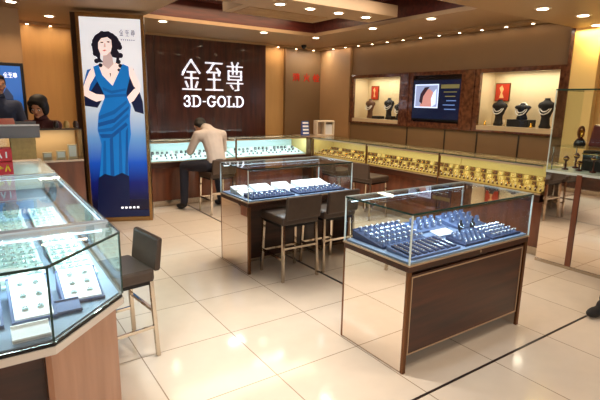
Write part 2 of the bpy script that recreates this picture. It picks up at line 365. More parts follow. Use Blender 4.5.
# poster lightbox
def poster():
    ang = math.atan2(6.184-6.444, 1.806-1.152)
    r = empty('poster_lightbox', (1.152, 6.444, 0), 'tall freestanding lightbox with a poster of a woman in a blue draped gown', 'lightbox', rz=ang)
    w = .704; h = 2.6
    MB().box(-.10, .0, 0, w+.035, .20, h).build('box_body', mat('dark_bronze', (74, 54, 40), .3, .7), r, bevel=.004)
    f = MB(); f.box(-.04, -.025, 0, 0, 0, h); f.box(w, -.025, 0, w+.04, 0, h); f.box(0, -.025, h-.05, w, 0, h); f.box(0, -.025, 0, w, 0, .06)
    f.build('frame', mat('brass_frame', (170, 134, 88), .25, .9), r, bevel=.004)
    # the printed sheet
    m = bpy.data.materials.new('poster_ground'); m.use_nodes = True; nt = m.node_tree; b = nt.nodes['Principled BSDF']
    tc = nt.nodes.new('ShaderNodeTexCoord'); sx = nt.nodes.new('ShaderNodeSeparateXYZ'); rp = nt.nodes.new('ShaderNodeValToRGB'); mr = nt.nodes.new('ShaderNodeMapRange')
    mr.inputs[2].default_value = 2.6
    nt.links.new(tc.outputs['Object'], sx.inputs[0]); nt.links.new(sx.outputs[2], mr.inputs[0]); nt.links.new(mr.outputs[0], rp.inputs[0])
    e = rp.color_ramp.elements; e[0].position = 0; e[0].color = lin((14, 10, 24))+(1,); e[1].position = 1; e[1].color = lin((226, 226, 230))+(1,)
    for p, c in ((.10, (12, 12, 40)), (.20, (12, 24, 96)), (.30, (24, 74, 170)), (.42, (96, 140, 190)), (.55, (180, 192, 206)), (.8, (226, 226, 230))):
        q = e.new(p); q.color = lin(c)+(1,)
    nt.links.new(rp.outputs[0], b.inputs['Base Color']); nt.links.new(rp.outputs[0], b.inputs['Emission Color']); b.inputs['Emission Strength'].default_value = .55
    b.inputs['Roughness'].default_value = .25
    def pm(n, c, s=.5): return mat(n, c, .3, emit=c, strength=s)
    ms = [m, pm('print_skin', (236, 214, 206), .6), pm('print_hair', (24, 22, 40), .3), pm('print_blue', (16, 112, 188), .45), pm('print_deep_blue', (12, 90, 164), .42),
          pm('print_midnight', (14, 26, 66), .3), pm('print_mid_blue', (12, 78, 150), .4), pm('print_white', (250, 250, 255), .8), pm('print_lip', (196, 110, 110)), pm('print_shade', (196, 170, 166)), pm('print_grey', (120, 116, 130), .5)]
    P = MB(); H = h-.11
    P.box(0, -.006, .06, w, 0, .06+H-.001, 0)
    def S(pts, mi, d):      # pts in 0..1 of the sheet, y downward
        flat(P, [(x*w, .06+H*(1-y)) for x, y in pts], .006+.0006*d, mi)
    # outlines in fractions of the sheet, from its top left corner
    S([(0.075, 0.249), (-0.034, 0.354), (-0.067, 0.421), (0.203, 0.432), (0.317, 0.378), (0.758, 0.382), (0.832, 0.448), (0.984, 0.461), (0.976, 0.398), (0.903, 0.322), (0.849, 0.236)], 5, 1)
    S([(0.075, 0.249), (-0.01, 0.326), (0.083, 0.362), (0.231, 0.303), (0.212, 0.237)], 4, 2)
    S([(0.178, 0.238), (0.232, 0.222), (0.351, 0.211), (0.519, 0.208), (0.651, 0.215), (0.783, 0.227), (0.704, 0.296), (0.56, 0.346), (0.327, 0.33), (0.219, 0.284)], 1, 3)
    S([(0.162, 0.238), (0.229, 0.237), (0.204, 0.275), (0.11, 0.319), (0.067, 0.358), (-0.002, 0.363), (-0.034, 0.354), (0.029, 0.306), (0.107, 0.258)], 1, 4)
    S([(-0.015, 0.349), (0.054, 0.344), (0.201, 0.365), (0.353, 0.368), (0.402, 0.377), (0.314, 0.392), (0.193, 0.403), (0.094, 0.39), (-0.004, 0.373)], 1, 5)
    S([(0.75, 0.228), (0.833, 0.231), (0.893, 0.274), (0.954, 0.321), (0.916, 0.346), (0.835, 0.323), (0.775, 0.275)], 1, 4)
    S([(0.937, 0.321), (0.932, 0.35), (0.823, 0.395), (0.701, 0.416), (0.636, 0.398), (0.707, 0.378), (0.833, 0.337)], 1, 5)
    S([(0.36, 0.168), (0.495, 0.156), (0.517, 0.217), (0.428, 0.243), (0.332, 0.221)], 9, 4)
    S([(0.289, 0.107), (0.343, 0.087), (0.443, 0.08), (0.507, 0.093), (0.517, 0.126), (0.479, 0.156), (0.408, 0.176), (0.341, 0.178), (0.295, 0.159), (0.268, 0.131)], 1, 7)
    S([(0.182, 0.143), (0.19, 0.109), (0.244, 0.084), (0.33, 0.068), (0.446, 0.063), (0.544, 0.073), (0.622, 0.095), (0.634, 0.124), (0.596, 0.149), (0.642, 0.172), (0.604, 0.201), (0.551, 0.217), (0.573, 0.188), (0.507, 0.184), (0.477, 0.166), (0.507, 0.136), (0.505, 0.103), (0.441, 0.09), (0.341, 0.097), (0.287, 0.117), (0.281, 0.145), (0.31, 0.169), (0.305, 0.193), (0.351, 0.211), (0.267, 0.212), (0.256, 0.189), (0.193, 0.171)], 2, 8)
    S([(0.621, 0.1), (0.668, 0.119), (0.63, 0.143)], 2, 8)
    S([(0.312, 0.116), (0.354, 0.113), (0.378, 0.116), (0.353, 0.12)], 2, 9)
    S([(0.42, 0.113), (0.454, 0.109), (0.487, 0.113), (0.453, 0.117)], 2, 9)
    S([(0.346, 0.154), (0.38, 0.15), (0.421, 0.151), (0.383, 0.159)], 8, 9)
    S([(0.386, 0.12), (0.403, 0.119), (0.409, 0.138), (0.372, 0.139)], 9, 9)
    S([(0.179, 0.233), (0.265, 0.222), (0.322, 0.273), (0.48, 0.323), (0.575, 0.269), (0.668, 0.215), (0.766, 0.227), (0.774, 0.285), (0.713, 0.344), (0.69, 0.383), (0.349, 0.387), (0.306, 0.35), (0.216, 0.294)], 3, 9)
    S([(0.31, 0.33), (0.459, 0.347), (0.698, 0.334), (0.696, 0.344), (0.456, 0.362), (0.324, 0.345)], 4, 10)
    S([(0.336, 0.368), (0.71, 0.361), (0.708, 0.375), (0.332, 0.385)], 4, 11)
    S([(0.333, 0.383), (0.708, 0.373), (0.768, 0.42), (0.74, 0.488), (0.744, 0.565), (0.675, 0.662), (0.659, 0.845), (0.126, 0.844), (0.193, 0.712), (0.231, 0.617), (0.179, 0.541), (0.213, 0.465)], 3, 12)
    S([(0.211, 0.474), (0.474, 0.443), (0.705, 0.392), (0.702, 0.407), (0.487, 0.462), (0.207, 0.493)], 4, 13)
    S([(0.195, 0.508), (0.466, 0.486), (0.734, 0.421), (0.732, 0.435), (0.479, 0.505), (0.199, 0.527)], 6, 13)
    S([(0.188, 0.541), (0.423, 0.529), (0.71, 0.459), (0.725, 0.474), (0.436, 0.548), (0.193, 0.555)], 4, 13)
    S([(0.208, 0.564), (0.416, 0.563), (0.668, 0.503), (0.7, 0.517), (0.429, 0.582), (0.239, 0.583)], 6, 13)
    S([(0.27, 0.597), (0.305, 0.597), (0.268, 0.844), (0.197, 0.844)], 4, 13)
    S([(0.376, 0.587), (0.43, 0.577), (0.41, 0.844), (0.339, 0.844)], 6, 13)
    S([(0.54, 0.548), (0.576, 0.538), (0.552, 0.845), (0.481, 0.844)], 4, 13)
    S([(0.661, 0.547), (0.699, 0.527), (0.641, 0.845), (0.588, 0.845)], 6, 13)
    S([(0.442, 0.262), (0.467, 0.261), (0.455, 0.281)], 2, 12)
    S([(0.14, 0.788), (0.25, 0.768), (0.406, 0.782), (0.551, 0.763), (0.67, 0.782), (0.647, 1.003), (0.071, 1.0)], 5, 14)
    for cx_, cy_, cr_ in ((.23, .17, .045), (.21, .13, .04), (.27, .095, .045), (.36, .075, .045), (.46, .075, .045), (.56, .095, .05), (.63, .135, .05), (.64, .175, .045), (.60, .205, .04), (.63, .225, .035), (.24, .205, .04), (.30, .225, .035), (.60, .245, .025)):
        S([(cx_+cr_*math.cos(t*PI/5), cy_+cr_*.29*math.sin(t*PI/5)) for t in range(10)], 2, 5)
    S([(0, .965), (1, .965), (1, .999), (0, .999)], 5, 15)
    for k in range(5): S([(.50+k*.07, .945), (.54+k*.07, .945), (.54+k*.07, .955), (.50+k*.07, .955)], 7, 16)
    for k, g in enumerate(('jin', 'zhi', 'zun')): glyph(P, g, w*(.64+k*.095), .06+H*(.918), .05, .075, .006, .006, .0075, 10)
    for k in range(7): S([(.66+k*.035, .097), (.68+k*.035, .097), (.68+k*.035, .103), (.66+k*.035, .103)], 10, 2)
    P.build('poster_print', ms, r)
    return r
poster()

# framed blue picture on the left column wall
r = empty('framed_poster', (.0, 6.995, 1.2), 'dark framed blue poster on the wall at the far left', 'poster')
MB().box(-.12, -.03, -.02, .56, 0, .80).build('frame', dark_metal, r, bevel=.004)
bp = MB(); bp.box(-.08, -.034, .02, .525, -.03, .76, 0)
glyph(bp, 'jin', .34, .62, .045, .06, .005, .034, .036, 1); glyph(bp, 'zhi', .39, .62, .045, .06, .005, .034, .036, 1); glyph(bp, 'zun', .44, .62, .045, .06, .005, .034, .036, 1)
flat(bp, [(.30, .02), (.44, .02), (.42, .4), (.36, .5), (.30, .4)], .035, 2)
bp.build('poster_print', [mat('poster_blue', (22, 92, 176), .3, emit=(22, 92, 176), strength=.5), mat('print_white2', (240, 244, 255), .3, emit=(240, 244, 255), strength=.6), mat('print_blue2', (14, 60, 130), .3)], r)

# television
r = empty('wall_television', (6.058, 4.57, 1.33), 'black flat television on the right wall showing a portrait with captions', 'television')
MB().box(-.045, 0, 0, 0, .96, .66).build('casing', mat('black_plastic', (10, 10, 14), .25), r, bevel=.006)
scr = MB()
def T(y0, z0, y1, z1, mi, d=0): scr.box(-.048-d*.001, y0, z0, -.045, y1, z1, mi)
T(.02, .03, .94, .63, 0)
T(.42, .20, .90, .57, 1, 1)
T(.44, .22, .88, .55, 2, 2)
def TP(pts, mi, d):
    scr.add([(-.048-d*.001, y, z) for y, z in pts], [tuple(range(len(pts)))], mi)
TP([(.78, .22), (.76, .36), (.70, .46), (.60, .50), (.52, .44), (.50, .34), (.56, .22)], 3, 3)
TP([(.80, .30), (.78, .42), (.70, .52), (.60, .53), (.66, .46), (.72, .38), (.74, .26)], 4, 4)
TP([(.54, .22), (.46, .26), (.46, .50), (.52, .44), (.56, .34)], 1, 4)
for k in range(5): T(.08+.02*(k % 2), .44-k*.065, .32-.03*(k % 3), .455-k*.065, 5 if k > 1 else 6, 1)
T(.04, .50, .38, .56, 6, 1)
def em(n, c, s=.9): return mat(n, c, .2, emit=c, strength=s)
scr.build('screen', [em('screen_dark', (14, 22, 46), .6), em('screen_pale', (190, 206, 236), .9), em('screen_grey', (128, 140, 176), .8), em('screen_face', (176, 124, 118), .8), em('screen_hair', (50, 32, 44), .5), em('screen_text', (90, 116, 168), .7), em('screen_olive', (110, 104, 66), .5)], r)

# ================================================================ CEILING LAMPS
def downlight_proto(z):
    r = empty('recessed_downlight', (0, 0, z), 'x', 'downlight')
    MB().lathe([(.062, -.006), (.075, -.004), (.078, 0), (.05, 0)], n=20).build('trim_ring', white_metal, r, smooth=False)
    MB().lathe([(.05, -.0075), (.03, -.010)], n=20).build('lamp_lens', lamp_glow, r)
    return r
DL = [((2.28, 6.75), 'recessed downlight near the poster in the beige soffit before the sign wall', 26, WARM),
      ((3.89, 6.75), 'recessed downlight in the soffit before the GOLD lettering', 26, WARM),
      ((4.88, 6.72), 'recessed downlight in the soffit corner before the red characters', 22, WARM),
      ((4.88, 5.33), 'recessed downlight in the right soffit before the television', 22, WARM),
      ((4.88, 4.26), 'recessed downlight in the right soffit before the necklace busts', 22, WARM),
      ((2.36, 4.71), 'leftmost downlight of the band between the two ceiling recesses', 28, WARMW),
      ((2.92, 4.71), 'second downlight from the left on the band between the ceiling recesses', 28, WARMW),
      ((3.33, 4.71), 'third downlight from the left on the band between the ceiling recesses', 28, WARMW),
      ((3.75, 4.71), 'fourth downlight from the left on the band between the ceiling recesses', 28, WARMW),
      ((4.19, 4.71), 'rightmost downlight of the band between the two ceiling recesses', 28, WARMW),
      ((.47, 6.55), 'recessed downlight above the staff at the far left', 26, WARM),
      ((.95, 7.35), 'recessed downlight above the golden wall at the left', 26, WARM),
      ((.60, 7.30-.55), 'recessed downlight beside the top left corner', 18, WARM)]
DL.pop()
proto = None; ptree = None
for i, ((x, y), lab, p, c) in enumerate(DL):
    if proto is None: proto = downlight_proto(CZ); ptree = tree_of(proto); o = proto; o.location = (x, y, CZ)
    else: o = dup(proto, (x, y, CZ), tree=ptree)
    tag(o, lab, 'downlight', 'recessed ceiling downlights')
    light('downlight_beam', 'SPOT', (0, 0, -.02), p, c, o, size=.04, spot=125, blend=.8)
DL2 = [((4.55, 2.62), 'large downlight in the lower soffit at the right, first before the wall', 30, WARM),
       ((5.18, 2.55), 'downlight in the lower soffit in front of the golden pilaster', 30, WARM),
       ((5.9, 2.74), 'downlight over the bright golden pilaster at the right', 12, GOLD),
       ((1.55, 2.35), 'cool downlight over the floor beside the front display case', 120, (1, .93, .86)),
       ((.3, 2.2), 'cool downlight over the left glass counter', 30, (.9, .96, 1)),
       ((2.6, 1.2), 'downlight over the front display case', 30, WARMW),
       ((1.0, .6), 'downlight over the open floor near the viewer', 45, WARMW),
       ((4.0, .9), 'downlight over the floor at the right', 20, WARMW)]
for (x, y), lab, p, c in DL2:
    o = dup(proto, (x, y, 2.5), tree=ptree); tag(o, lab, 'downlight', 'downlights in the lower soffit')
    light('downlight_beam', 'SPOT', (0, 0, -.02), p, c, o, size=.04, spot=118 if p != 120 else 60, blend=.9)
# small spots along the cornice
sp0 = MB(); sp0.lathe([(.020, -.004), (.028, -.003), (.03, 0)], n=12, mi=0); sp0.lathe([(.019, -.0055), (.008, -.007)], n=12, mi=1)
sp0 = sp0.build('cornice_spotlight', [white_metal, lamp_glow], loc=(5.95, 7.6, CZ-.036)); tag(sp0, 'tiny round spotlight in the strip along the top of the right wall', 'spotlight', 'cornice spotlights on the right wall')
y = 7.6
light('cornice_and_fill_wash', 'AREA', (5.96, 5.4, CZ-.05), 2.2, WARM, size=.05, size_y=4.4)
sp0['label'] = 'first tiny spotlight from the corner in the strip along the top of the right wall'
for k in range(1, 13):
    y -= .37; dup(sp0, (5.95, y, CZ-.036), label='%s tiny spotlight from the corner in the strip along the top of the right wall' % ORD[k])
for k in range(9):
    dup(sp0, (2.45+k*.42, 8.07, CZ-.036), label='%s tiny spotlight from the left in the strip above the sign wall' % ORD[k], group='cornice spotlights on the sign wall')
for k, x in enumerate((.75, 1.05)):
    dup(sp0, (x, 8.07, CZ-.036), label='%s tiny spotlight of the pair above the golden wall at the left' % ('left' if k == 0 else 'right'), group='cornice spotlights above the golden wall')
light('cornice_and_fill_wash', 'AREA', (3.4, 8.06, CZ-.05), 4, WARM, size=2.4, size_y=.05)
light('cornice_and_fill_wash', 'AREA', (1.1, 7.9, CZ-.05), 3, WARM, size=1.0, size_y=.05)
light('cornice_and_fill_wash', 'AREA', (5.6, 7.8, CZ-.05), 5, WARMW, size=.7, size_y=.05)  # fill light added to brighten the red characters, not a cornice lamp
light('cornice_and_fill_wash', 'AREA', (4.95, 7.95, CZ-.05), 1.5, WARM, size=.4, size_y=.05)
light('pilaster_wash', 'AREA', (5.93, 2.87, 2.46), 1.2, GOLD, size=.08, size_y=.25, rot=(0, math.radians(-14), 0))
# camera dome
dm = MB().lathe([(.05, 0), (.05, -.02), (.042, -.045), (.025, -.065), (.005, -.072)], n=16).build('security_camera', dark_metal, loc=(5.35, 7.75, CZ), smooth=True)
tag(dm, 'small black dome camera under the ceiling above the red characters', 'camera')

# ================================================================ DISPLAY CASES
def island(loc, label, inset, tint='cool'):
    """free standing case, w x d, near left corner at loc"""
    w, d, T0, T1 = 1.225, .585, .69, .985
    r = empty('display_case', loc, label, 'display case', 'free standing display cases')
    for x0, x1 in ((0, .022), (w-.022, w)):
        MB().box(x0, 0.02, 0.004, x1, d-.02, .645).build('end_panel', mirror, r)
    for x0 in (0, w-.028):
        for y0 in (0, d-.02):
            MB().box(x0, y0, 0, x0+.028, y0+.02, .645).build('corner_post', bronze, r, bevel=.002)
    pn = MB().box(.028, inset, .11 if inset < .2 else .03, w-.028, inset+.02, .62).build('front_panel', case_wood, r)
    tr = MB(); z0 = .11 if inset < .2 else .03
    tr.box(.040, inset-.004, z0, .048, inset, .61); tr.box(w-.048, inset-.004, z0, w-.040, inset, .61); tr.box(.048, inset-.004, .602, w-.048, inset, .61); tr.box(.048, inset-.004, z0, w-.048, inset, z0+.008)
    tr.build('panel_trim', pale_trim, pn)
    lk = MB().lathe([(.011, 0), (.011, .008), (.004, .01)], n=10)
    MB().box(.03, d-.05, .03, w-.03, d-.03, .62).build('back_panel', case_wood, r)
    MB().box(.03, inset+(.14 if inset < .2 else .02), .002, w-.03, d-.05, .11 if inset < .2 else .06).build('plinth', steel, r)
    MB().box(0, 0, .645, w, d, T0-.01).build('apron', case_wood, r, bevel=.002)
    MB().box(-.004, -.004, T0-.01, w+.004, d+.004, T0).build('apron_trim', pale_trim, r, bevel=.001)
    MB().tube((w/2+.05, -.006, .668), (w/2+.05, .002, .668), .011, n=12).build('lock', chrome, r)
    MB().box(.012, .012, T0, w-.012, d-.012, T0+.012).build('deck', deck_blue, r)
    g = .006
    for nm, b in (('glass_front', (g, 0, T0, w-g, g, T1)), ('glass_back', (g, d-g, T0, w-g, d, T1)), ('glass_side', (0, 0, T0, g, d, T1)), ('glass_side', (w-g, 0, T0, w, d, T1))):
        MB().box(*b).build(nm, MATS['glass'], r)
    MB().box(0, 0, T1, w, d, T1+.008).build('glass_top', MATS['glass'], r)
    e = MB(); t = .0045
    e.box(-.001, -.001, T1-.001, w+.001, t, T1+.009); e.box(-.001, t, T1-.001, t, d-t, T1+.009)
    e.build('glass_edge', edge_dark, r)
    e = MB(); e.box(0, d-t*2, T1-.001, w, d+.001, T1+.009); e.box(w-t*2, t, T1-.001, w+.001, d-t*2, T1+.009)
    for x in (0, w-.006):
        for yy in (0, d-.006): e.box(x-.001, yy-.001, T0, x+.007, yy+.007, T1-.001)
    e.build('glass_edge', edge_pale, r)
    MB().box(.02, d-.03, T1-.022, w-.02, d-.015, T1-.006).build('lamp_housing', steel, r)
    tb = MB().tube((.03, d-.026, T1-.026), (w-.03, d-.026, T1-.026), .005, n=8).build('light_tube', cool_glow, r)
    MB().box(.02, .012, T1-.018, w-.02, .02, T1-.006).build('lamp_housing', steel, r)
    light('case_light', 'AREA', (w/2, d-.05, T1-.035), 3.6, (.62, .80, 1), r, size=w*.92, size_y=.03, rot=(math.radians(-22), 0, 0))
    light('case_light', 'AREA', (w/2, .03, T1-.025), 3.0, (.62, .80, 1), r, size=w*.92, size_y=.02, rot=(math.radians(20), 0, 0))
    return r
C1 = (1.965, 1.745, 0); C2 = (1.965, 3.69, 0)
island(C1, 'dark wood and glass display case with mirrored ends in front, nearest the viewer', .012)
island(C2, 'glass display case with mirrored ends in the middle, two stools pushed up to it', .30)

# ---------- small jewellery prototypes
def ring_stand_proto(name, m_stand, m_metal, h=.045):
    r = empty(name, (0, 0, -20), 'x', 'jewellery')
    MB().lathe([(.011, 0), (.011, .004), (.007, .010), (.0065, h*.7), (.003, h*.8)], n=8).build('stand', m_stand, r)
    j = MB(); j.torus((0, 0, h*.72), .009, .0030, n=10, m=5, mi=0); j.ell((0, -.008, h*.78), (.0065, .005, .006), 6, 4, mi=1)
    j.build('ring', [m_metal, gem_m], r)
    return r, tree_of(r)
def pend_proto(name, m_board, m_metal, m_gem, w=.032, h=.045):
    r = empty(name, (0, 0, -20), 'x', 'jewellery')
    b = MB(); b.add([(-w/2, -.014, 0), (w/2, -.014, 0), (w/2, .014, 0), (-w/2, .014, 0), (-w/2, .004, h), (w/2, .004, h), (w/2, .012, h), (-w/2, .012, h)],
                    [(3, 2, 1, 0), (4, 5, 6, 7), (0, 1, 5, 4), (1, 2, 6, 5), (2, 3, 7, 6), (3, 0, 4, 7)]); b.build('stand', m_board, r, bevel=.002)
    j = MB(); rot = Matrix.Rotation(math.radians(68), 3, 'X')
    j.torus((0, -.007, h*.62), w*.30, .0018, n=10, m=4, rot=rot, mi=0); j.ell((0, -.013, h*.34), (.006, .004, .007), 6, 4, mi=1)
    j.build('pendant', [m_metal, m_gem], r)
    return r, tree_of(r)
def bracelet_proto(name, m):
    o = MB(); o.torus((0, 0, .010), .014, .0035, n=12, m=5, rot=Matrix.Rotation(math.radians(80), 3, 'Y') @ Matrix.Scale(1, 3)).build(name, m)
def tray(x0, y0, x1, y1, z, m, label, group, slope=0, name='jewellery_tray', rim=True):
    w, d = x1-x0, y1-y0
    r = empty(name, (x0, y0, z), label, 'tray', group)
    b = MB(); b.add([(0, 0, 0), (w, 0, 0), (w, d, 0), (0, d, 0), (0, 0, .010), (w, 0, .010), (w, d, .010+slope), (0, d, .010+slope)],
                    [(3, 2, 1, 0), (4, 5, 6, 7), (0, 1, 5, 4), (1, 2, 6, 5), (2, 3, 7, 6), (3, 0, 4, 7)])
    b.build('tray_base', m, r, bevel=.003)
    if rim:
        q = MB(); t = .006
        for a in ((0, 0, w, t), (0, d-t, w, d)): 
            s0 = slope*a[1]/d; q.box(a[0], a[1], s0, a[2], a[3], .016+s0)
        q.build('tray_rim', m, r)
    return r
USED = {}
def place(pr, loc, rz, label, group, sc=1):
    root, tr = pr
    if root.name not in USED:
        USED[root.name] = 1; root.location = loc; root.rotation_euler = (0, 0, rz); root['label'] = label; root['group'] = group; root.scale = (sc, sc, sc); return root
    return dup(root, loc, rz, label, group, tr, sc)
ringS = ring_stand_proto('ring_on_stand', slate, silver_m, .026)
pendS = pend_proto('pendant_on_stand', white_pad, silver_m, dark_gem)
pendN = pend_proto('pendant_on_stand', slate, silver_m, gem_m)
neckG = pend_proto('gold_pendant_on_stand', cream, gold_m, gold_m, .056, .045)
DZ = .703
# front case
def grid(pr, x0, y0, x1, y1, nx, ny, z, label, group, slope=0, rz=0, sc=1, jit=.002):
    for i in range(nx):
        for j in range(ny):
            fx, fy = (i+.5)/nx, (j+.5)/ny
            place(pr, (x0+(x1-x0)*fx+random.uniform(-jit, jit), y0+(y1-y0)*fy, z+.0115+slope*fy), rz, '%s, %s from left, %s row, %s' % (label[0], ORD[i], ORD[j], label[1]), group, sc)
G1 = 'trays in the front display case'
T = [(2.02, 2.02, 2.44, 2.31, navy, 'large navy tray of white pieces at the left rear of the front case', .05),
     (2.52, 1.78, 2.78, 1.94, navy, 'small navy ring tray at the middle of the front edge of the front case', .02),
     (2.82, 1.78, 3.14, 1.98, navy, 'navy tray of upright pieces at the right front corner of the front case', .02),
     (2.50, 2.14, 2.80, 2.31, slate, 'slate blue tray at the back middle of the front case', .03),
     (2.84, 2.06, 3.14, 2.30, slate, 'slate blue tray at the back right of the front case', .04)]
for a in T: tray(a[0], a[1], a[2], a[3], DZ, a[4], a[5], G1, a[6])
grid(ringS, 2.03, 2.03, 2.43, 2.30, 8, 5, DZ, ('silver ring', 'large left tray of the front case'), 'rings in the left tray of the front case', .05, sc=1.15)
grid(pendN, 2.53, 1.79, 2.77, 1.93, 5, 3, DZ, ('blue pendant stand', 'middle front tray of the front case'), 'pendants in the middle tray of the front case', .02, sc=.8)
grid(ringS, 2.83, 1.79, 3.13, 1.97, 7, 4, DZ, ('silver ring', 'right corner tray of the front case'), 'rings in the right tray of the front case', .02, sc=1.0)
grid(pendN, 2.51, 2.15, 2.79, 2.30, 4, 2, DZ, ('blue pendant stand', 'back middle tray of the front case'), 'pendants at the back of the front case', .03, sc=1.0)
grid(pendN, 2.85, 2.07, 3.13, 2.29, 4, 3, DZ, ('blue pendant stand', 'back right tray of the front case'), 'pendants in the back right tray of the front case', .04, sc=1.1)
tray(2.02, 1.775, 2.46, 1.99, DZ, slate, 'slate blue bracelet tray at the near left corner of the front case', G1, .02)
b0 = MB(); b0.box(-.016, -.085, .0, .016, .085, .012, 0); 
for k in range(9): b0.ell((0, -.07+k*.0175, .0145), (.006, .0075, .004), 6, 4, mi=1)
b0 = b0.build('bracelet', [navy, silver_m], loc=(2.05, 1.88, DZ+.021)); tag(b0, 'silver bracelet on a navy bar, first from left in the front case', 'bracelet', 'bracelets in the front case')
b0.rotation_euler = (.09, 0, 0)
for k in range(1, 8): dup(b0, (2.05+k*.054, 1.88, DZ+.021), label='silver bracelet on a navy bar, %s from left in the front case' % ORD[k]).rotation_euler = (.09, 0, 0)
cd = MB().box(0, 0, 0, .17, .09, .004).build('price_card', mat('white_card', (246, 248, 250), .6), loc=(2.53, 2.0, DZ+.012), bevel=.001)
cd.rotation_euler = (.18, 0, 0); tag(cd, 'blank white card lying between the trays of the front case', 'card')
for k, (x, y) in enumerate(((2.78, 2.03), (2.90, 2.02))):
    o = MB(); o.lathe([(.022, 0), (.024, .008), (.018, .02), (.026, .045), (.020, .062), (.008, .07), (.008, .085), (.010, .09)], n=12, sy=.7, mi=0)
    o.torus((0, -.006, .055), .019, .0028, n=12, m=5, rot=Matrix.Rotation(math.radians(50), 3, 'X'), mi=1)
    o = o.build('necklace_bust', [black_v, silver_m], loc=(x, y-.01, DZ), smooth=True)
    tag(o, 'small dark bust with a silver necklace, %s of the pair in the front case' % ('left one' if k == 0 else 'right one'), 'bust', 'small busts in the front case')

# middle case
def neck_pad(x0, y0, w, d, z, label, group, n=2):
    r = tray(x0, y0, x0+w, y0+d, z, white_pad, label, group, .05, 'necklace_pad', False)
    j = MB()
    for k in range(n):
        cx = w*(k+.5)/n; rot = Matrix.Rotation(math.atan2(.05, d), 3, 'X')
        j.torus((cx, d*.55, .012+.05*.55), min(w/n*.36, d*.36), .0022, n=18, m=4, rot=rot)
        j.ell((cx, d*.16, .017+.05*.14), (.007, .007, .004), 6, 4)
    j.build('necklace', silver_m, r)
    return r
G2 = 'white necklace pads in the middle case'
for x, w, lab in ((2.02, .17, 'leftmost white necklace pad in the middle case'), (2.23, .20, 'second white necklace pad from the left in the middle case'),
                  (2.49, .18, 'third white necklace pad from the left in the middle case'), (2.74, .38, 'widest white necklace pad, at the right in the middle case')):
    neck_pad(x, 3.93, w, .24, DZ, lab, G2, 3 if w > .3 else 2)
tray(2.03, 3.73, 2.50, 3.90, DZ, navy, 'navy tray along the left front of the middle case', 'trays in the middle case', .02)
tray(2.55, 3.73, 3.13, 3.90, DZ, navy, 'navy tray along the right front of the middle case', 'trays in the middle case', .02)
grid(ringS, 2.04, 3.74, 2.49, 3.89, 8, 3, DZ, ('silver ring', 'left front tray of the middle case'), 'rings in the left tray of the middle case', .02)
grid(ringS, 2.56, 3.74, 3.12, 3.89, 9, 3, DZ, ('silver ring', 'right front tray of the middle case'), 'rings in the right tray of the middle case', .02)

# ---------- counters along the walls
def counter(loc, rz, w, label, group, m_back, m_deck, lc, power, tube, post=True, stand_m=None):
    """front faces local -y, near left corner at loc"""
    d, T0, T1 = .50, .69, .985
    r = empty('counter_case', loc, label, 'display counter', group, rz)
    MB().box(.0, .10, 0, w, .12, .60).build('front_panel', red_wood, r)
    MB().box(.0, .085, 0, w, .10, .09).build('kick_plate', steel, r)
    MB().box(.0, .12, 0, w, d, .60).build('cabinet_body', case_wood, r)
    MB().box(0, .0, .60, w, d, T0-.012).build('apron', case_wood, r)
    MB().box(0, -.003, T0-.012, w, d, T0).build('apron_trim', pale_trim, r)
    dk = MB(); dk.add([(.01, .012, T0), (w-.01, .012, T0), (w-.01, d-.03, T0), (.01, d-.03, T0), (.01, .012, T0+.01), (w-.01, .012, T0+.01), (w-.01, d-.03, T0+.12), (.01, d-.03, T0+.12)],
                    [(3, 2, 1, 0), (4, 5, 6, 7), (0, 1, 5, 4), (1, 2, 6, 5), (2, 3, 7, 6), (3, 0, 4, 7)]); dk.build('deck', m_deck, r)
    MB().box(0, d-.03, T0, w, d-.01, T1).build('back_board', m_back, r)
    MB().box(.0, 0, T0, w, .006, T1-.02).build('glass_front', MATS['clear_glass'], r)
    MB().box(.0, 0, T1, w, d, T1+.008).build('glass_top', MATS['glass'], r)
    e = MB(); e.box(0, -.003, T1-.022, w, .012, T1); e.build('top_rail', pale_trim, r)
    MB().box(0, -.004, T1+.0, w, -.001, T1+.009).build('glass_edge', edge_dark, r)
    MB().box(0, .0, T1+.008, w, d, T1+.010).build('top_film', MATS['clear_glass'], r) if False else None
    MB().box(.0, d-.10, T1-.03, w, d-.03, T1-.001).build('lamp_housing', pale_trim, r)
    if post:
        MB().box(.001, -.005, 0, .024, .02, T1).build('post', bronze, r, bevel=.002); 
    MB().tube((.03, .024, T1-.014), (w-.03, .024, T1-.014), .005, n=8).build('light_tube', tube, r)
    light('case_light', 'AREA', (w/2, .03, T1-.024), power, lc, r, size=w*.95, size_y=.02, rot=(math.radians(42), 0, 0))
    return r
RX = 4.80
GR = 'gold counters along the right wall'
ys = [(6.64, 1.36, 'warmly lit gold counter module furthest along the right wall, next to the corner'), (5.27, 1.35, 'middle module of the warmly lit gold counter along the right wall'), (3.91, 1.35, 'warmly lit gold counter module nearest the tall glass cabinet at the right')]
for y0, w, lab in ys:
    counter((RX, y0, 0), -PI/2, w, lab, GR, cream, mat('ochre_board', (150, 126, 58), .6), (1, .90, .52), 1.6, warm_glow)
GB = 'cool lit counters before the sign wall'
counter((2.02, 6.80, 0), 0, 1.36, 'cool lit glass counter left of and in front of the seated man', GB, teal_board, teal_board, (.78, .90, .93), 4.5, cool_glow)
counter((3.40, 6.80, 0), 0, 1.38, 'cool lit glass counter right of the seated man, ending at the corner', GB, teal_board, teal_board, (.78, .90, .93), 4.5, cool_glow)
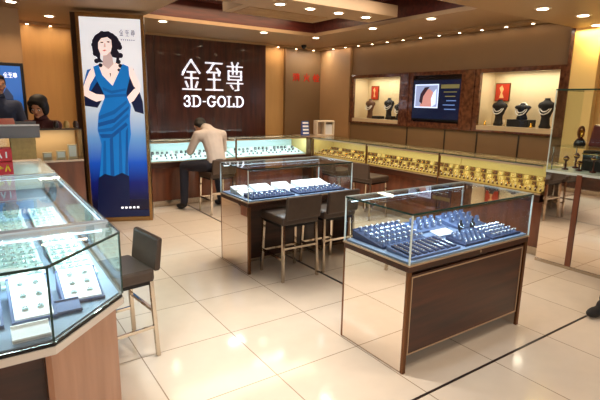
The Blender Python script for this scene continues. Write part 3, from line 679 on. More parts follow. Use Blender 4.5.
# corner block
r = empty('corner_counter', (4.80, 6.66, 0), 'corner block joining the two glass counters under the white card box', 'counter')
MB().box(0, 0, 0, .5, .64, .68).build('body', case_wood, r); MB().box(-.018, 0, .60, .0, .14, .985).build('post', bronze, r)
MB().box(0, 0, .68, .5, .64, .977).build('upper_body', cream, r); MB().box(-.001, 0, .977, .5, .64, .993).build('top', pale_trim, r)
# gold pieces: two rows of raised stands, a front row of small ones
goldring = ring_stand_proto('gold_ring_on_stand', mat('brown_velvet', (74, 44, 26), .7), gold_m, .03)
brown_neck = pend_proto('necklace_on_dark_stand', MATS['brown_velvet'], gold_m, gold_m, .056, .045)
def lift(y): return .692+.01+.11*max(0, y-.012)/.458
for mi, (y0, w, lab) in enumerate(ys):
    where = ('corner', 'middle', 'nearest')[mi]
    n = 17
    for k in range(n):
        yy = y0-w*(k+.5)/n
        for row, (dx, sc_) in enumerate(((.33, .95), (.20, .8), (.12, .6))):
            gold = (k+row) % 4 == 0 or (mi == 2 and (k+row) % 2 == 0)
            pr = neckG if gold else brown_neck
            place(pr, (RX+dx, yy-.012*(row % 2), lift(dx)+.002), -PI/2+random.uniform(-.3, .3), ('gold pendant on cream, %s from left, %s row, %s right counter' if gold else 'gold necklace on brown, %s from left, %s row, %s right counter') % (ORD[k], ('back', 'third', 'second')[row], where), ('cream stands' if gold else 'brown stands')+' in the %s right counter' % where, sc_)
    for k in range(24):
        yy = y0-w*(k+.5)/24
        place(goldring, (RX+.055, yy, lift(.055)), -PI/2, 'gold ring, %s from left in the front row of the %s right counter' % (ORD[k], where), 'front row rings in the %s right counter' % where, 1.1)
greens = pend_proto('necklace_on_grey_stand', mat('grey_green_velvet', (44, 58, 66), .7), silver_m, gem_m, .05, .05)
for side, xs_ in (('left', 2.08), ('right', 3.47)):
    for k in range(17):
        for row, (dy, sc_) in enumerate(((.30, .95), (.19, .8), (.09, .6))):
            dk_ = (k*7+row*3) % 5 != 0
            place(greens if dk_ else pendS, (xs_+k*.076+.02*(row % 2), 6.80+dy, lift(dy)), random.uniform(-.5, .5), ('silver necklace on dark grey, %s from left, %s row, counter %s of the seated man' if dk_ else 'silver piece on white, %s from left, %s row, counter %s of the seated man') % (ORD[k], ('back', 'middle', 'front')[row], side), ('dark stands' if dk_ else 'white stands')+' in the %s cool counter' % side, sc_*random.uniform(.7, 1))

# ---------- big left counter
def left_counter():
    T0, T1 = .69, .985
    r = empty('glass_counter', (0, 0, 0), 'large brightly lit glass counter with a chamfered corner at the left edge', 'display counter')
    near = [(-1.5, 1.86), (.165, 1.86), (.50, 2.20), (.50, 2.43), (-1.5, 2.43)]
    def inset(pts, a):   # crude inset of the near polygon
        return [(-1.5, 1.86+a), (.165-a*.41, 1.86+a), (.50-a, 2.20+a*.41), (.50-a, 2.43), (-1.5, 2.43)]
    b = MB(); b.prism([(-1.5, 1.99), (.13, 1.99), (.13, 2.43), (-1.5, 2.43)], 0, .64); b.box(-.50, 2.43, 0, .33, 5.30, .64)
    b.build('cabinet_body', case_wood, r)
    b = MB(); b.prism([(.13, 1.895), (.15, 1.895), (.462, 2.21), (.462, 2.43), (.13, 2.43)], 0, .64); b.build('corner_panel', mat('warm_brown_veneer', (182, 134, 104), .3, rgb2=(160, 112, 82), scale=4, stretch=(3, 3, .4), coat=.3), r)
    t = MB(); t.box(-.5, 2.44, .0, .336, 5.31, .09); t.prism([(-1.5, 1.985), (.13, 1.985), (.13, 2.43), (-1.5, 2.43)], 0, .09); t.build('kick_plate', steel, r)
    l = MB(); l.prism(near, .64, .672); l.box(-.55, 2.43, .64, .50, 5.35, .672); l.build('ledge', mat('pale_ledge', (222, 214, 204), .3), r)
    l = MB(); l.prism(inset(near, .006), .672, T0); l.box(-.545, 2.43, .672, .494, 5.344, T0); l.build('base_rail', dark_metal, r)
    l = MB(); l.prism(inset(near, .02), T0, T0+.006); l.box(-.53, 2.43, T0, .48, 5.33, T0+.006); l.build('deck', mat('slate_deck', (104, 124, 146), .6), r)
    g = .006
    def wall(a, b_, nm='glass_front'):
        a = Vector(a); b2 = Vector(b_); n = Vector((-(b2-a).y, (b2-a).x)).normalized()*g
        MB().prism([tuple(a), tuple(b2), tuple(b2+n), tuple(a+n)], T0, T1).build(nm, MATS['glass'], r)
        e = MB(); n2 = n*1.2; e.prism([tuple(a-n*.2), tuple(b2-n*.2), tuple(b2+n2), tuple(a+n2)], T1, T1+.0085); e.build('glass_edge', edge_dark, r)
    for a, b_ in zip(near[:3], near[1:4]): wall(a, b_)
    wall((.50, 2.43), (.50, 4.22), 'glass_side'); wall((.50, 4.24), (.50, 5.35), 'glass_side')
    e = MB()
    for x, y in ((.165, 1.86), (.50, 2.20)): e.box(x-.008, y+.0, T0, x+.0, y+.008, T1)
    e.build('glass_joint', edge_dark, r)
    top = [(p[0]*1, p[1]) for p in near]
    MB().prism([(-1.5, 1.868), (.16, 1.868), (.492, 2.203), (.492, 2.43), (-1.5, 2.43)], T1, T1+.008).build('glass_top', MATS['glass'], r)
    MB().box(-.55, 2.45, T1, .492, 4.22, T1+.008).build('glass_top', MATS['glass'], r)
    MB().box(-.55, 4.24, T1, .492, 5.35, T1+.008).build('glass_top', MATS['glass'], r)
    MB().box(-1.5, 2.405, T1-.02, .498, 2.455, T1+.014).build('light_bar', mat('pale_aluminium', (206, 222, 232), .25, .5), r, bevel=.003)
    MB().box(-.55, 4.21, T1-.02, .498, 4.25, T1+.012).build('light_bar', MATS['pale_aluminium'], r, bevel=.003)
    MB().box(-.55, 5.34, T0, .50, 5.35, T1).build('back_board', deck_white, r)
    MB().tube((-1.4, 2.39, T1-.026), (.46, 2.39, T1-.026), .006, n=8).build('light_tube', cool_glow, r)
    MB().tube((-.5, 2.47, T1-.026), (.46, 2.47, T1-.026), .006, n=8).build('light_tube', cool_glow, r)
    MB().tube((-.5, 4.26, T1-.026), (.46, 4.26, T1-.026), .006, n=8).build('light_tube', cool_glow, r)
    MB().tube((.484, 2.5, T1-.012), (.484, 4.2, T1-.012), .005, n=8).build('light_tube', cool_glow, r)
    light('case_light', 'AREA', (-.4, 2.36, T1-.04), 8, (.72, .92, 1), r, size=1.7, size_y=.04, rot=(math.radians(-25), 0, 0))
    light('case_light', 'AREA', (.46, 3.33, T1-.03), 12, (.72, .95, .98), r, size=.04, size_y=1.7, rot=(0, math.radians(25), 0))
    light('case_light', 'AREA', (-.5, 3.33, T1-.03), 9, (.72, .95, .98), r, size=.04, size_y=1.7, rot=(0, math.radians(-25), 0))
    light('case_light', 'AREA', (.46, 4.8, T1-.03), 4, (.8, .95, .95), r, size=.04, size_y=.9, rot=(0, math.radians(25), 0))
left_counter()
LZ = .697
cols = ((.27, .45, 'right'), (.02, .22, 'middle'), (-.32, -.05, 'left'))
rowname = ['first', 'second', 'third', 'fourth', 'fifth', 'sixth']
def small_piece():
    r = empty('ring_on_pad', (0, 0, -20), 'x', 'jewellery')
    MB().box(-.015, -.015, 0, .015, .015, .008).build('pad', teal_board, r)
    j = MB(); j.torus((0, 0, .0115), .009, .002, n=10, m=4, mi=0); j.ell((0, -.009, .012), (.004, .004, .004), 6, 4, mi=1); j.build('ring', [silver_m, gem_m], r)
    return r, tree_of(r)
padp = small_piece()
for x0, x1, cn in cols:
    for k in range(6):
        y0 = 2.50+k*.285
        tray(x0, y0, x1, y0+.25, LZ, mat('pale_green_tray', (204, 226, 220), .5), 'white tray in the %s column of the long left counter, %s from the near end' % (cn, rowname[k]), 'white trays in the long left counter', .02)
        grid(padp, x0+.01, y0+.02, x1-.01, y0+.23, 4, 3, LZ, ('ring', '%s tray of the %s column, left counter' % (rowname[k], cn)), 'rings in the %s column %s tray' % (cn, rowname[k]), .02)
for k, (x0, x1) in enumerate(((-.14, .0), (.05, .19), (.25, .40))):
    y0 = 2.08 if k < 2 else 2.18; w1 = ('first', 'second', 'third')[k]
    tray(x0-.012, y0-.012, x1+.012, 2.39, LZ, slate, '%s blue rimmed tray from left under the near glass of the left counter' % w1, 'near trays in the left counter', .08)
    o = MB(); d_ = 2.378-y0; o.add([(0, 0, 0), (x1-x0, 0, 0), (x1-x0, d_, .078), (0, d_, .078), (0, 0, .006), (x1-x0, 0, .006), (x1-x0, d_, .084), (0, d_, .084)], [(3, 2, 1, 0), (4, 5, 6, 7), (0, 1, 5, 4), (1, 2, 6, 5), (2, 3, 7, 6), (3, 0, 4, 7)])
    tag(o.build('jewellery_pad', white_pad, loc=(x0, y0, LZ+.0145)), '%s white pad from left under the near glass of the left counter' % w1, 'pad', 'near pads in the left counter')
    grid(padp, x0+.01, y0+.02, x1-.01, 2.36, 2, 3, LZ+.011, ('ring', '%s near pad of the left counter' % w1), 'rings on the %s near pad of the left counter' % w1, .076, sc=.8)
for k, (x0, x1) in enumerate(((-.16, -.02), (.03, .16), (.20, .30))):
    yy = 1.91 if k < 2 else 2.08
    tray(x0, yy, x1, yy+.09, LZ, slate if k == 2 else white_pad, ('narrow white tray against the near glass of the left counter, the left one', 'narrow white tray by the chamfer of the left counter', 'narrow blue tray by the chamfer of the left counter')[k], 'narrow trays in the left counter', .02)
# curved white necklace display on the near deck
nk = MB()
for R in (.10, .13): nk.torus((0, 0, .012), R, .006, n=24, m=6, rot=Matrix.Scale(.6, 3, Vector((0, 1, 0))))
nk = nk.build('pearl_necklace', mat('pearl', (244, 240, 232), .25, spec=.8), loc=(.02, 2.60, LZ+.035)); tag(nk, 'double strand pearl necklace laid over the trays of the left counter', 'necklace')

# things on the far end of the left counter
r = empty('beige_box', (.27, 5.12, .9945), 'beige square display box with a patterned front at the far end of the left counter', 'box')
MB().box(-.02, 0, 0, .185, .18, .225).build('box_body', mat('beige_card', (196, 164, 96), .5, noise=.2, scale=25), r, bevel=.003)
MB().box(-.03, -.01, .0, .195, .19, .02).build('box_base', pale_trim, r)
r = empty('display_tray', (.0, 5.05, 1.2205), 'grey open tray with red and white leaflets on top of the beige box', 'tray')
b = MB(); b.box(0, 0, 0, .49, .28, .012); b.box(0, 0, .012, .49, .012, .11); b.box(0, .268, .012, .49, .28, .14); b.box(0, .012, .012, .012, .268, .11); b.box(.478, .012, .012, .49, .268, .11); b.build('tray_shell', mat('grey_plastic', (112, 112, 118), .4), r, bevel=.003)
MB().box(.0, -.004, .11, .49, .008, .125).build('rim', white_pad, r)
lf = MB(); lf.add([(.03, .02, .10), (.30, .02, .10), (.30, .2, .15), (.03, .2, .15), (.03, .02, .104), (.30, .02, .104), (.30, .2, .154), (.03, .2, .154)], [(3, 2, 1, 0), (4, 5, 6, 7), (0, 1, 5, 4), (1, 2, 6, 5), (2, 3, 7, 6), (3, 0, 4, 7)])
tag(lf.build('leaflet', mat('red_print', (188, 40, 34), .5), loc=(0.0, 5.05, 1.239)), 'red leaflet leaning in the grey tray at the far left', 'leaflet')
for k, (z, lab) in enumerate(((0, 'red gift box with yellow lettering, the lower of two on the left counter'), (.105, 'red gift box with white lettering, the upper of two on the left counter'))):
    r = empty('red_gift_box', (-.06, 4.30, .9945+z), lab, 'box', 'red boxes on the left counter')
    MB().box(0, 0, 0, .27, .12, .10).build('box_body', mat('red_card', (206, 24, 40), .45), r, bevel=.003)
    t = MB()
    if k == 0:
        for q, st in enumerate(([(.1, 1), (.1, 0), (.9, 0)], arc(.5, .5, .4, .5, 0, 360, 10), [(.1, 0), (.1, 1), (.9, .5), (.1, .4)], [(.1, 0), (.5, 1), (.9, 0)])): stroke(t, st, .010, .07+q*.048, .03, .036, .045, .0, .001)
        t.build('lettering', mat('yellow_ink', (250, 206, 40), .5), r)
    else:
        for q, st in enumerate((arc(.5, .5, .4, .5, 40, 320, 8), [(.1, 0), (.1, 1), (.9, 0), (.9, 1)], [(.1, 0), (.5, 1), (.9, 0)], [(.5, 0), (.5, 1)])): stroke(t, st, .010, .07+q*.048, .03, .036, .04, .0, .001)
        t.build('lettering', white_pad, r)

# ---------- cashier glass case at the back left
r = empty('cashier_case', (.15, 5.50, 0), 'glass topped counter before the woman in the maroon jacket', 'display counter')
MB().box(0, .02, 0, .78, .36, .925).build('cabinet_body', red_wood, r); MB().box(0, 0, .925, .78, .38, .945).build('shelf_rail', steel, r)
MB().box(0, 0, .945, .78, .006, 1.265).build('glass_front', MATS['glass'], r); MB().box(.774, .006, .945, .78, .38, 1.265).build('glass_side', MATS['glass'], r)
MB().box(0, 0, 1.265, .78, .38, 1.273).build('glass_top', MATS['glass'], r)
MB().box(0, -.003, 1.262, .78, .0, 1.276).build('glass_edge', dark_metal, r)
MB().box(.02, .35, .945, .76, .37, 1.263).build('back_board', tan_wall, r)
light('case_light', 'AREA', (.39, .2, 1.25), 2.5, (1, .9, .7), r, size=.7, size_y=.03)
for k, (x, h) in enumerate(((.62, .09), (.74, .15), (.50, .07))):
    o = MB(); o.box(-.045, 0, 0, .045, .03, h, 0); o.box(-.035, -.002, .02, .035, 0, h-.01, 1); o = o.build('card_holder', [shelf_m, white_pad], loc=(.10+x, 5.56+.04*k, .947)); tag(o, ('short cream card holder in the glass of the cashier counter', 'tall cream card holder in the glass of the cashier counter, by the poster', 'smallest cream card holder in the glass of the cashier counter')[k], 'card holder', 'card holders in the cashier counter')
for k, (x, c) in enumerate(((.60, (40, 30, 30)), (.70, (180, 150, 90)), (.79, (60, 40, 36)))):
    o = MB(); o.lathe([(.02, 0), (.028, .01), (.028, .05), (.018, .065), (.02, .075)], n=12); o = o.build('trinket_jar', mat('jar%d' % k, c, .3), loc=(.10+x, 5.6, 1.275), smooth=True); tag(o, ('black little jar on the cashier counter, nearest the woman', 'brass little jar on the cashier counter between two dark ones', 'brown little jar on the cashier counter beside the poster')[k], 'jar', 'jars on the cashier counter')

# ---------- tall glass cabinet at the right edge
def tall_cabinet():
    x0 = 4.75; y0, y1 = .6, 2.50; d = .55
    r = empty('tall_glass_cabinet', (x0, y0, 0), 'tall glass cabinet over mirrored panels at the right edge', 'cabinet')
    L = y1-y0
    for a, b in ((L-.30, L-.004), (L-.98, L-.36), (L-1.60, L-1.04)):
        MB().box(0, a, .03, .012, b, .94).build('mirror_panel', mirror, r)
    for a in (L-.355, L-1.03): MB().box(-.006, a, 0, .03, a+.05, .95).build('post', red_wood, r, bevel=.002)
    MB().box(.012, 0, .0, d, L, .03).build('plinth', case_wood, r); MB().box(.014, 0, .03, d, L-.002, .94).build('cabinet_body', case_wood, r)
    MB().box(-.008, 0, 0, .012, L, .03).build('kick_plate', steel, r)
    MB().box(-.004, 0, .94, d, L, .965).build('ledge', edge_pale, r)
    MB().box(0, 0, .965, .006, L-.006, 1.75).build('glass_front', MATS['glass'], r)
    MB().box(0, L-.006, .965, d, L, 1.75).build('glass_side', MATS['glass'], r)
    MB().box(0, 0, 1.75, d, L, 1.758).build('glass_top', MATS['glass'], r)
    e = MB(); e.box(-.002, 0, 1.748, .003, L, 1.762); e.box(.003, L-.004, 1.748, d, L+.001, 1.762); e.build('glass_edge', edge_dark, r)
    e = MB(); e.box(-.002, L-.008, .965, .007, L+.001, 1.748); e.build('glass_joint', edge_pale, r)
    e = MB(); e.box(.0, L-.31, .965, .008, L-.302, 1.748); 
    MB().box(.03, .02, 1.20, d-.02, L-.02, 1.208).build('glass_shelf', MATS['glass'], r)
    e = MB()
    for y in (L-.03, .5, 1.2): e.tube((.04, y, .965), (.04, y, 1.2), .006, n=8); e.tube((d-.04, y, .965), (d-.04, y, 1.2), .006, n=8)
    e.build('shelf_support', chrome, r)
    return r
tall_cabinet()
# things in it
r = empty('brass_lantern', (5.0, 2.33, 1.209), 'brass and black ring-handled ornament on the glass shelf of the tall cabinet', 'ornament')
MB().lathe([(.05, 0), (.055, .02), (.045, .05), (.03, .07), (.02, .08)], n=16).build('base', black_v, r, smooth=True)
MB().torus((0, 0, .135), .055, .012, n=20, m=8, rot=Matrix.Rotation(PI/2, 3, 'X') @ Matrix.Rotation(.6, 3, 'Z')).build('ring_handle', bronze, r, smooth=True)
MB().lathe([(.018, .08), (.03, .10), (.03, .14), (.012, .16)], n=12).build('figure', gold_m, r, smooth=True)
r = empty('maroon_bag', (5.02, 2.17, 1.209), 'maroon leather bag standing on the glass shelf of the tall cabinet', 'bag')
b = MB(); b.add([(-.06, -.22, 0), (.06, -.22, 0), (.06, .07, 0), (-.06, .07, 0), (-.03, -.20, .22), (.03, -.20, .22), (.03, .05, .22), (-.03, .05, .22)],
                [(3, 2, 1, 0), (4, 5, 6, 7), (0, 1, 5, 4), (1, 2, 6, 5), (2, 3, 7, 6), (3, 0, 4, 7)])
b.build('bag_body', mat('maroon_leather', (84, 14, 18), .35), r, bevel=.02)
MB().torus((0, -.07, .22), .06, .006, n=16, m=6, rot=Matrix.Rotation(PI/2, 3, 'Y'), a0=PI/2, a1=3*PI/2).build('handle', black_v, r)
for k, (x, y, h) in enumerate(((4.92, 2.40, .14), (4.95, 2.28, .10), (4.93, 2.14, .17), (4.97, 2.02, .12), (5.13, 2.40, .16), (4.93, 1.86, .13))):
    o = MB(); o.lathe([(.03, 0), (.032, .01), (.008, .02), (.008, h*.6), (.025, h*.7), (.028, h*.85), (.01, h)], n=12, mi=0); o.torus((0, 0, h*.8), .030, .004, n=14, m=5, mi=1)
    o = o.build('ornament_stand', [mat('dark_red_lacquer', (70, 22, 18), .25), gold_m], loc=(x, y, .966), smooth=True)
    tag(o, 'dark red ornament, %s on the tall cabinet floor' % ('at the glass corner', 'second from the corner', 'tallest', 'fourth from the corner', 'behind the corner one', 'furthest from the corner')[k], 'ornament', 'ornaments in the tall cabinet')

r = empty('black_box', (5.10, 2.20, .966), 'tall black box standing on the lower floor of the tall cabinet', 'box')
MB().box(-.07, -.10, 0, .07, .10, .20).build('box_body', black_v, r, bevel=.004); MB().box(-.075, -.105, .16, .075, .105, .172).build('band', gold_m, r)
r = empty('maroon_box', (5.10, 1.90, .966), 'maroon box with a gold band on the lower floor of the tall cabinet', 'box')
MB().box(-.08, -.12, 0, .08, .10, .15).build('box_body', MATS['maroon_leather'], r, bevel=.004); MB().box(-.084, -.124, .07, .084, .104, .085).build('band', gold_m, r)
# ---------- niche contents
def bust(loc, h, label, rz=0, m=black_v):
    r = empty('necklace_bust', loc, label, 'bust', 'necklace busts in the wall niches', rz)
    b = MB(); b.lathe([(.07, 0), (.08, .015), (.065, .05), (.055, h*.35), (.09, h*.60), (.115, h*.74), (.10, h*.84), (.05, h*.90), (.035, h*.96), (.036, h)], n=20, sy=.6)
    b.build('bust_body', m, r, smooth=True)
    n = MB()
    for q, R in enumerate((.075, .092)): n.torus((0, -.028-q*.004, h*.72-q*.02), R, .008, n=22, m=6, rot=Matrix.Rotation(math.radians(62), 3, 'X') @ Matrix.Scale(.85, 3, Vector((1, 0, 0))))
    n.build('necklace', MATS['pearl'], r, smooth=True)
    return r
rzw = -PI/2; NZ = 1.306
bust((6.22, 4.05, NZ), .37, 'black bust with white necklace before the orange picture in the right niche', rzw)
bust((6.20, 3.36, NZ), .39, 'black bust with a long white necklace at the right end of the right niche', rzw)
bust((6.22, 3.70, NZ+.10), .22, 'small black bust on a low block in the middle of the right niche', rzw)
tag(MB().box(6.12, 3.55, NZ, 6.32, 3.86, NZ+.099).build('display_block', black_v, bevel=.004), 'low black block under the small bust in the right niche', 'block')
bust((6.26, 6.80, NZ), .36, 'brown bust at the left end of the left niche', rzw, mat('brown_bust', (96, 60, 34), .5))
bust((6.24, 6.28, NZ), .38, 'black bust in the middle of the left niche', rzw)
bust((6.20, 5.98, NZ), .30, 'black bust at the right end of the left niche beside the television', rzw)
tag(MB().box(6.10, 6.08, NZ, 6.22, 6.18, NZ+.06).build('display_block', black_v, bevel=.004), 'low black block between the busts of the left niche', 'block', 'blocks')
tag(MB().box(6.12, 6.42, NZ, 6.28, 6.60, NZ+.05).build('display_block', black_v, bevel=.004), 'flat black block left of the middle bust of the left niche', 'block', 'blocks')
for k, (y0, y1, lab) in enumerate(((4.05, 4.26, 'orange picture on the back of the right niche'), (3.13, 3.30, 'red picture at the right end of the right niche'), (6.76, 6.94, 'red picture on the back of the left niche'))):
    r = empty('niche_picture', (6.419, y0, 1.66), lab, 'picture', 'pictures in the wall niches')
    MB().box(-.012, -.012, -.012, 0, y1-y0+.012, .25).build('frame', bronze, r)
    p = MB(); p.box(-.015, 0, 0, -.012, y1-y0, .238, 0); w_ = y1-y0
    p.add([(-.016, w_*.35, .04), (-.016, w_*.7, .04), (-.016, w_*.6, .12), (-.016, w_*.75, .18), (-.016, w_*.55, .22), (-.016, w_*.4, .16), (-.016, w_*.5, .11)], [tuple(range(7))], 1)
    p.build('picture_print', [mat('orange_red_print', (190, 50, 22), .5), mat('peach_print', (240, 190, 130), .5)], r)
for k, (y, z) in enumerate(((3.90, 0), (3.50, 0), (4.20, 0))):
    o = MB().lathe([(.02, 0), (.022, .015), (.01, .03), (.014, .06+.03*(k == 0))], n=10).build('jewellery_stand', gold_m if k else shelf_m, loc=(6.12, y, NZ), smooth=True)
    tag(o, ('cream stand between the busts of the right niche', 'small gold stand beside the long necklace in the right niche', 'small gold stand at the left end of the right niche')[k], 'stand', 'little stands in the right niche')

# ---------- on the corner of the counters
r = empty('card_stand', (4.90, 6.98, .993), 'slanted blue and white card stand on the counter corner', 'card stand', rz=-.25)
b = MB(); b.add([(-.07, 0, 0), (.07, 0, 0), (.07, .10, 0), (-.07, .10, 0), (-.07, .05, .26), (.07, .05, .26), (.07, .07, .26), (-.07, .07, .26)], [(3, 2, 1, 0), (4, 5, 6, 7), (0, 1, 5, 4), (1, 2, 6, 5), (2, 3, 7, 6), (3, 0, 4, 7)]); b.build('stand_body', mat('blue_card', (58, 76, 140), .5), r, bevel=.003)
b = MB()
for k in range(4):
    z = .03+k*.06; y = .05*z/.26-.002; y2 = .05*(z+.035)/.26-.002; b.add([(-.055, y, z), (.055, y, z), (.055, y2, z+.03), (-.055, y2, z+.03)], [(0, 1, 2, 3)])
b.build('print', white_pad, r)
r = empty('white_display_box', (5.08, 6.90, .993), 'white open sided display box with a card on the counter corner', 'display box', rz=-.3)
b = MB(); b.box(0, 0, 0, .34, .2, .02); b.box(0, 0, .02, .02, .2, .24); b.box(.32, 0, .02, .34, .2, .24); b.box(0, 0, .24, .34, .2, .27); b.box(.15, .0, .02, .17, .2, .24)
b.build('box_frame', mat('ivory_board', (236, 220, 196), .45), r, bevel=.008)
MB().box(.0, .19, .02, .34, .2, .24).build('back', pale_trim, r); MB().box(.18, .05, .02, .31, .07, .2).build('card', white_pad, r)

# ================================================================ STOOLS
def stool_proto():
    """origin on the floor below the seat centre, faces +y (backrest at -y)"""
    r = empty('bar_stool', (0, 0, 0), 'x', 'stool', 'taupe counter stools')
    MB().box(-.195, -.19, .52, .195, .21, .60).build('seat', leather, r, bevel=.018)
    MB().box(-.185, -.18, .50, .185, .20, .522).build('seat_frame', dark_metal, r)
    b = MB(); b.add([(-.185, -.235, .575), (.185, -.235, .575), (.185, -.192, .575), (-.185, -.192, .575), (-.185, -.26, .79), (.185, -.26, .79), (.185, -.22, .79), (-.185, -.22, .79)],
                    [(3, 2, 1, 0), (4, 5, 6, 7), (0, 1, 5, 4), (1, 2, 6, 5), (2, 3, 7, 6), (3, 0, 4, 7)])
    b.build('backrest', leather, r, bevel=.016)
    for sx in (-1, 1):
        for sy in (-1, 1):
            m = MB(); x = sx*.175; xo = sx*.19; y = sy*.17; yo = y+sy*.02
            t = .012
            m.add([(xo-t, yo-t, 0), (xo+t, yo-t, 0), (xo+t, yo+t, 0), (xo-t, yo+t, 0), (x-t, y-t, .52), (x+t, y-t, .52), (x+t, y+t, .52), (x-t, y+t, .52)],
                  [(3, 2, 1, 0), (4, 5, 6, 7), (0, 1, 5, 4), (1, 2, 6, 5), (2, 3, 7, 6), (3, 0, 4, 7)])
            m.build('leg', chrome, r)
    m = MB(); z = .20
    m.box(-.18, .175, z, .18, .193, z+.02); m.box(-.18, -.193, z+.1, .18, -.175, z+.12)
    for s in (-1, 1): m.box(s*.186-.008, -.18, z, s*.186+.008, .18, z+.02)
    m.build('footrest', chrome, r)
    return r
st = stool_proto(); stt = tree_of(st)
st.location = (2.325, 3.55, 0); st['label'] = 'taupe stool at the middle case, the left and nearer of the pair'
dup(st, (2.79, 3.57, 0), 0, 'taupe stool at the middle case, the right one of the pair', tree=stt)
dup(st, (.605, 2.90, 0), math.radians(90+8), 'taupe stool at the left glass counter', tree=stt, sc=.97)
dup(st, (2.80, 6.20, 0), .04, 'brown stool under the seated man at the back counter', tree=stt)
dup(st, (4.52, 5.55, 0), -PI/2, 'dark stool at the gold counter furthest from the viewer', tree=stt)
dup(st, (4.50, 4.85, 0), -PI/2+.15, 'dark stool before the middle gold counter module', tree=stt)
dup(st, (2.35, 4.62, 0), PI, 'dark stool behind the middle case at its left', tree=stt) if False else None

# ================================================================ PEOPLE
def skin_body(pts, edges, root, voxel=None, extra=None, sub=1):
    """limbs as tapering rounded segments, later fused into one surface"""
    mb = MB()
    def rad(n): r_ = pts[n][1]; return r_ if isinstance(r_, tuple) else (r_, r_)
    for a, b in edges:
        A, B = Vector(pts[a][0]), Vector(pts[b][0]); ra, rb = rad(a), rad(b); d = B-A
        if d.length < 1e-5: continue
        d.normalize(); sx = Vector((1, 0, 0))-d*d.x
        sx = sx.normalized() if sx.length > .3 else d.orthogonal().normalized()
        sy_ = d.cross(sx); n = 14; k = 6; vs = []; fs = []
        prof = []
        for i in range(4): t = i/4*PI/2; prof.append((A-d*ra[1]*math.cos(t), ra[0]*max(.03, math.sin(t)), ra[1]*max(.03, math.sin(t))))
        for i in range(k+1): t = i/k; prof.append((A.lerp(B, t), ra[0]+(rb[0]-ra[0])*t, ra[1]+(rb[1]-ra[1])*t))
        for i in range(3, -1, -1): t = i/4*PI/2; prof.append((B+d*rb[1]*math.cos(t), rb[0]*max(.03, math.sin(t)), rb[1]*max(.03, math.sin(t))))
        for c, r1, r2 in prof:
            for j in range(n): t = 2*PI*j/n; vs.append(c+sx*r1*math.cos(t)+sy_*r2*math.sin(t))
        for i in range(len(prof)-1):
            for j in range(n): fs.append((i*n+j, i*n+(j+1) % n, (i+1)*n+(j+1) % n, (i+1)*n+j))
        fs.append(tuple(range(n))[::-1]); fs.append(tuple(range((len(prof)-1)*n, len(prof)*n)))
        mb.add(vs, fs)
    return mb.v, mb.f
def fuse(parts, voxel):
    mb = MB()
    for vs, fs in parts: mb.add(vs, fs)
    o = mb.build('tmp', [skin_m]); r = o.modifiers.new('r', 'REMESH'); r.mode = 'VOXEL'; r.voxel_size = voxel; r.use_smooth_shade = True
    s = o.modifiers.new('s', 'SMOOTH'); s.factor = .5; s.iterations = 5
    dg = bpy.context.evaluated_depsgraph_get(); m2 = bpy.data.meshes.new_from_object(o.evaluated_get(dg)); bpy.data.objects.remove(o)
    return m2
def mesh_obj(name, me, m, parent, smooth=True):
    me.name = name; me.materials.clear(); me.materials.append(m)
    for p in me.polygons: p.use_smooth = smooth; p.material_index = 0
    o = bpy.data.objects.new(name, me); COL.objects.link(o); o.parent = parent; return o
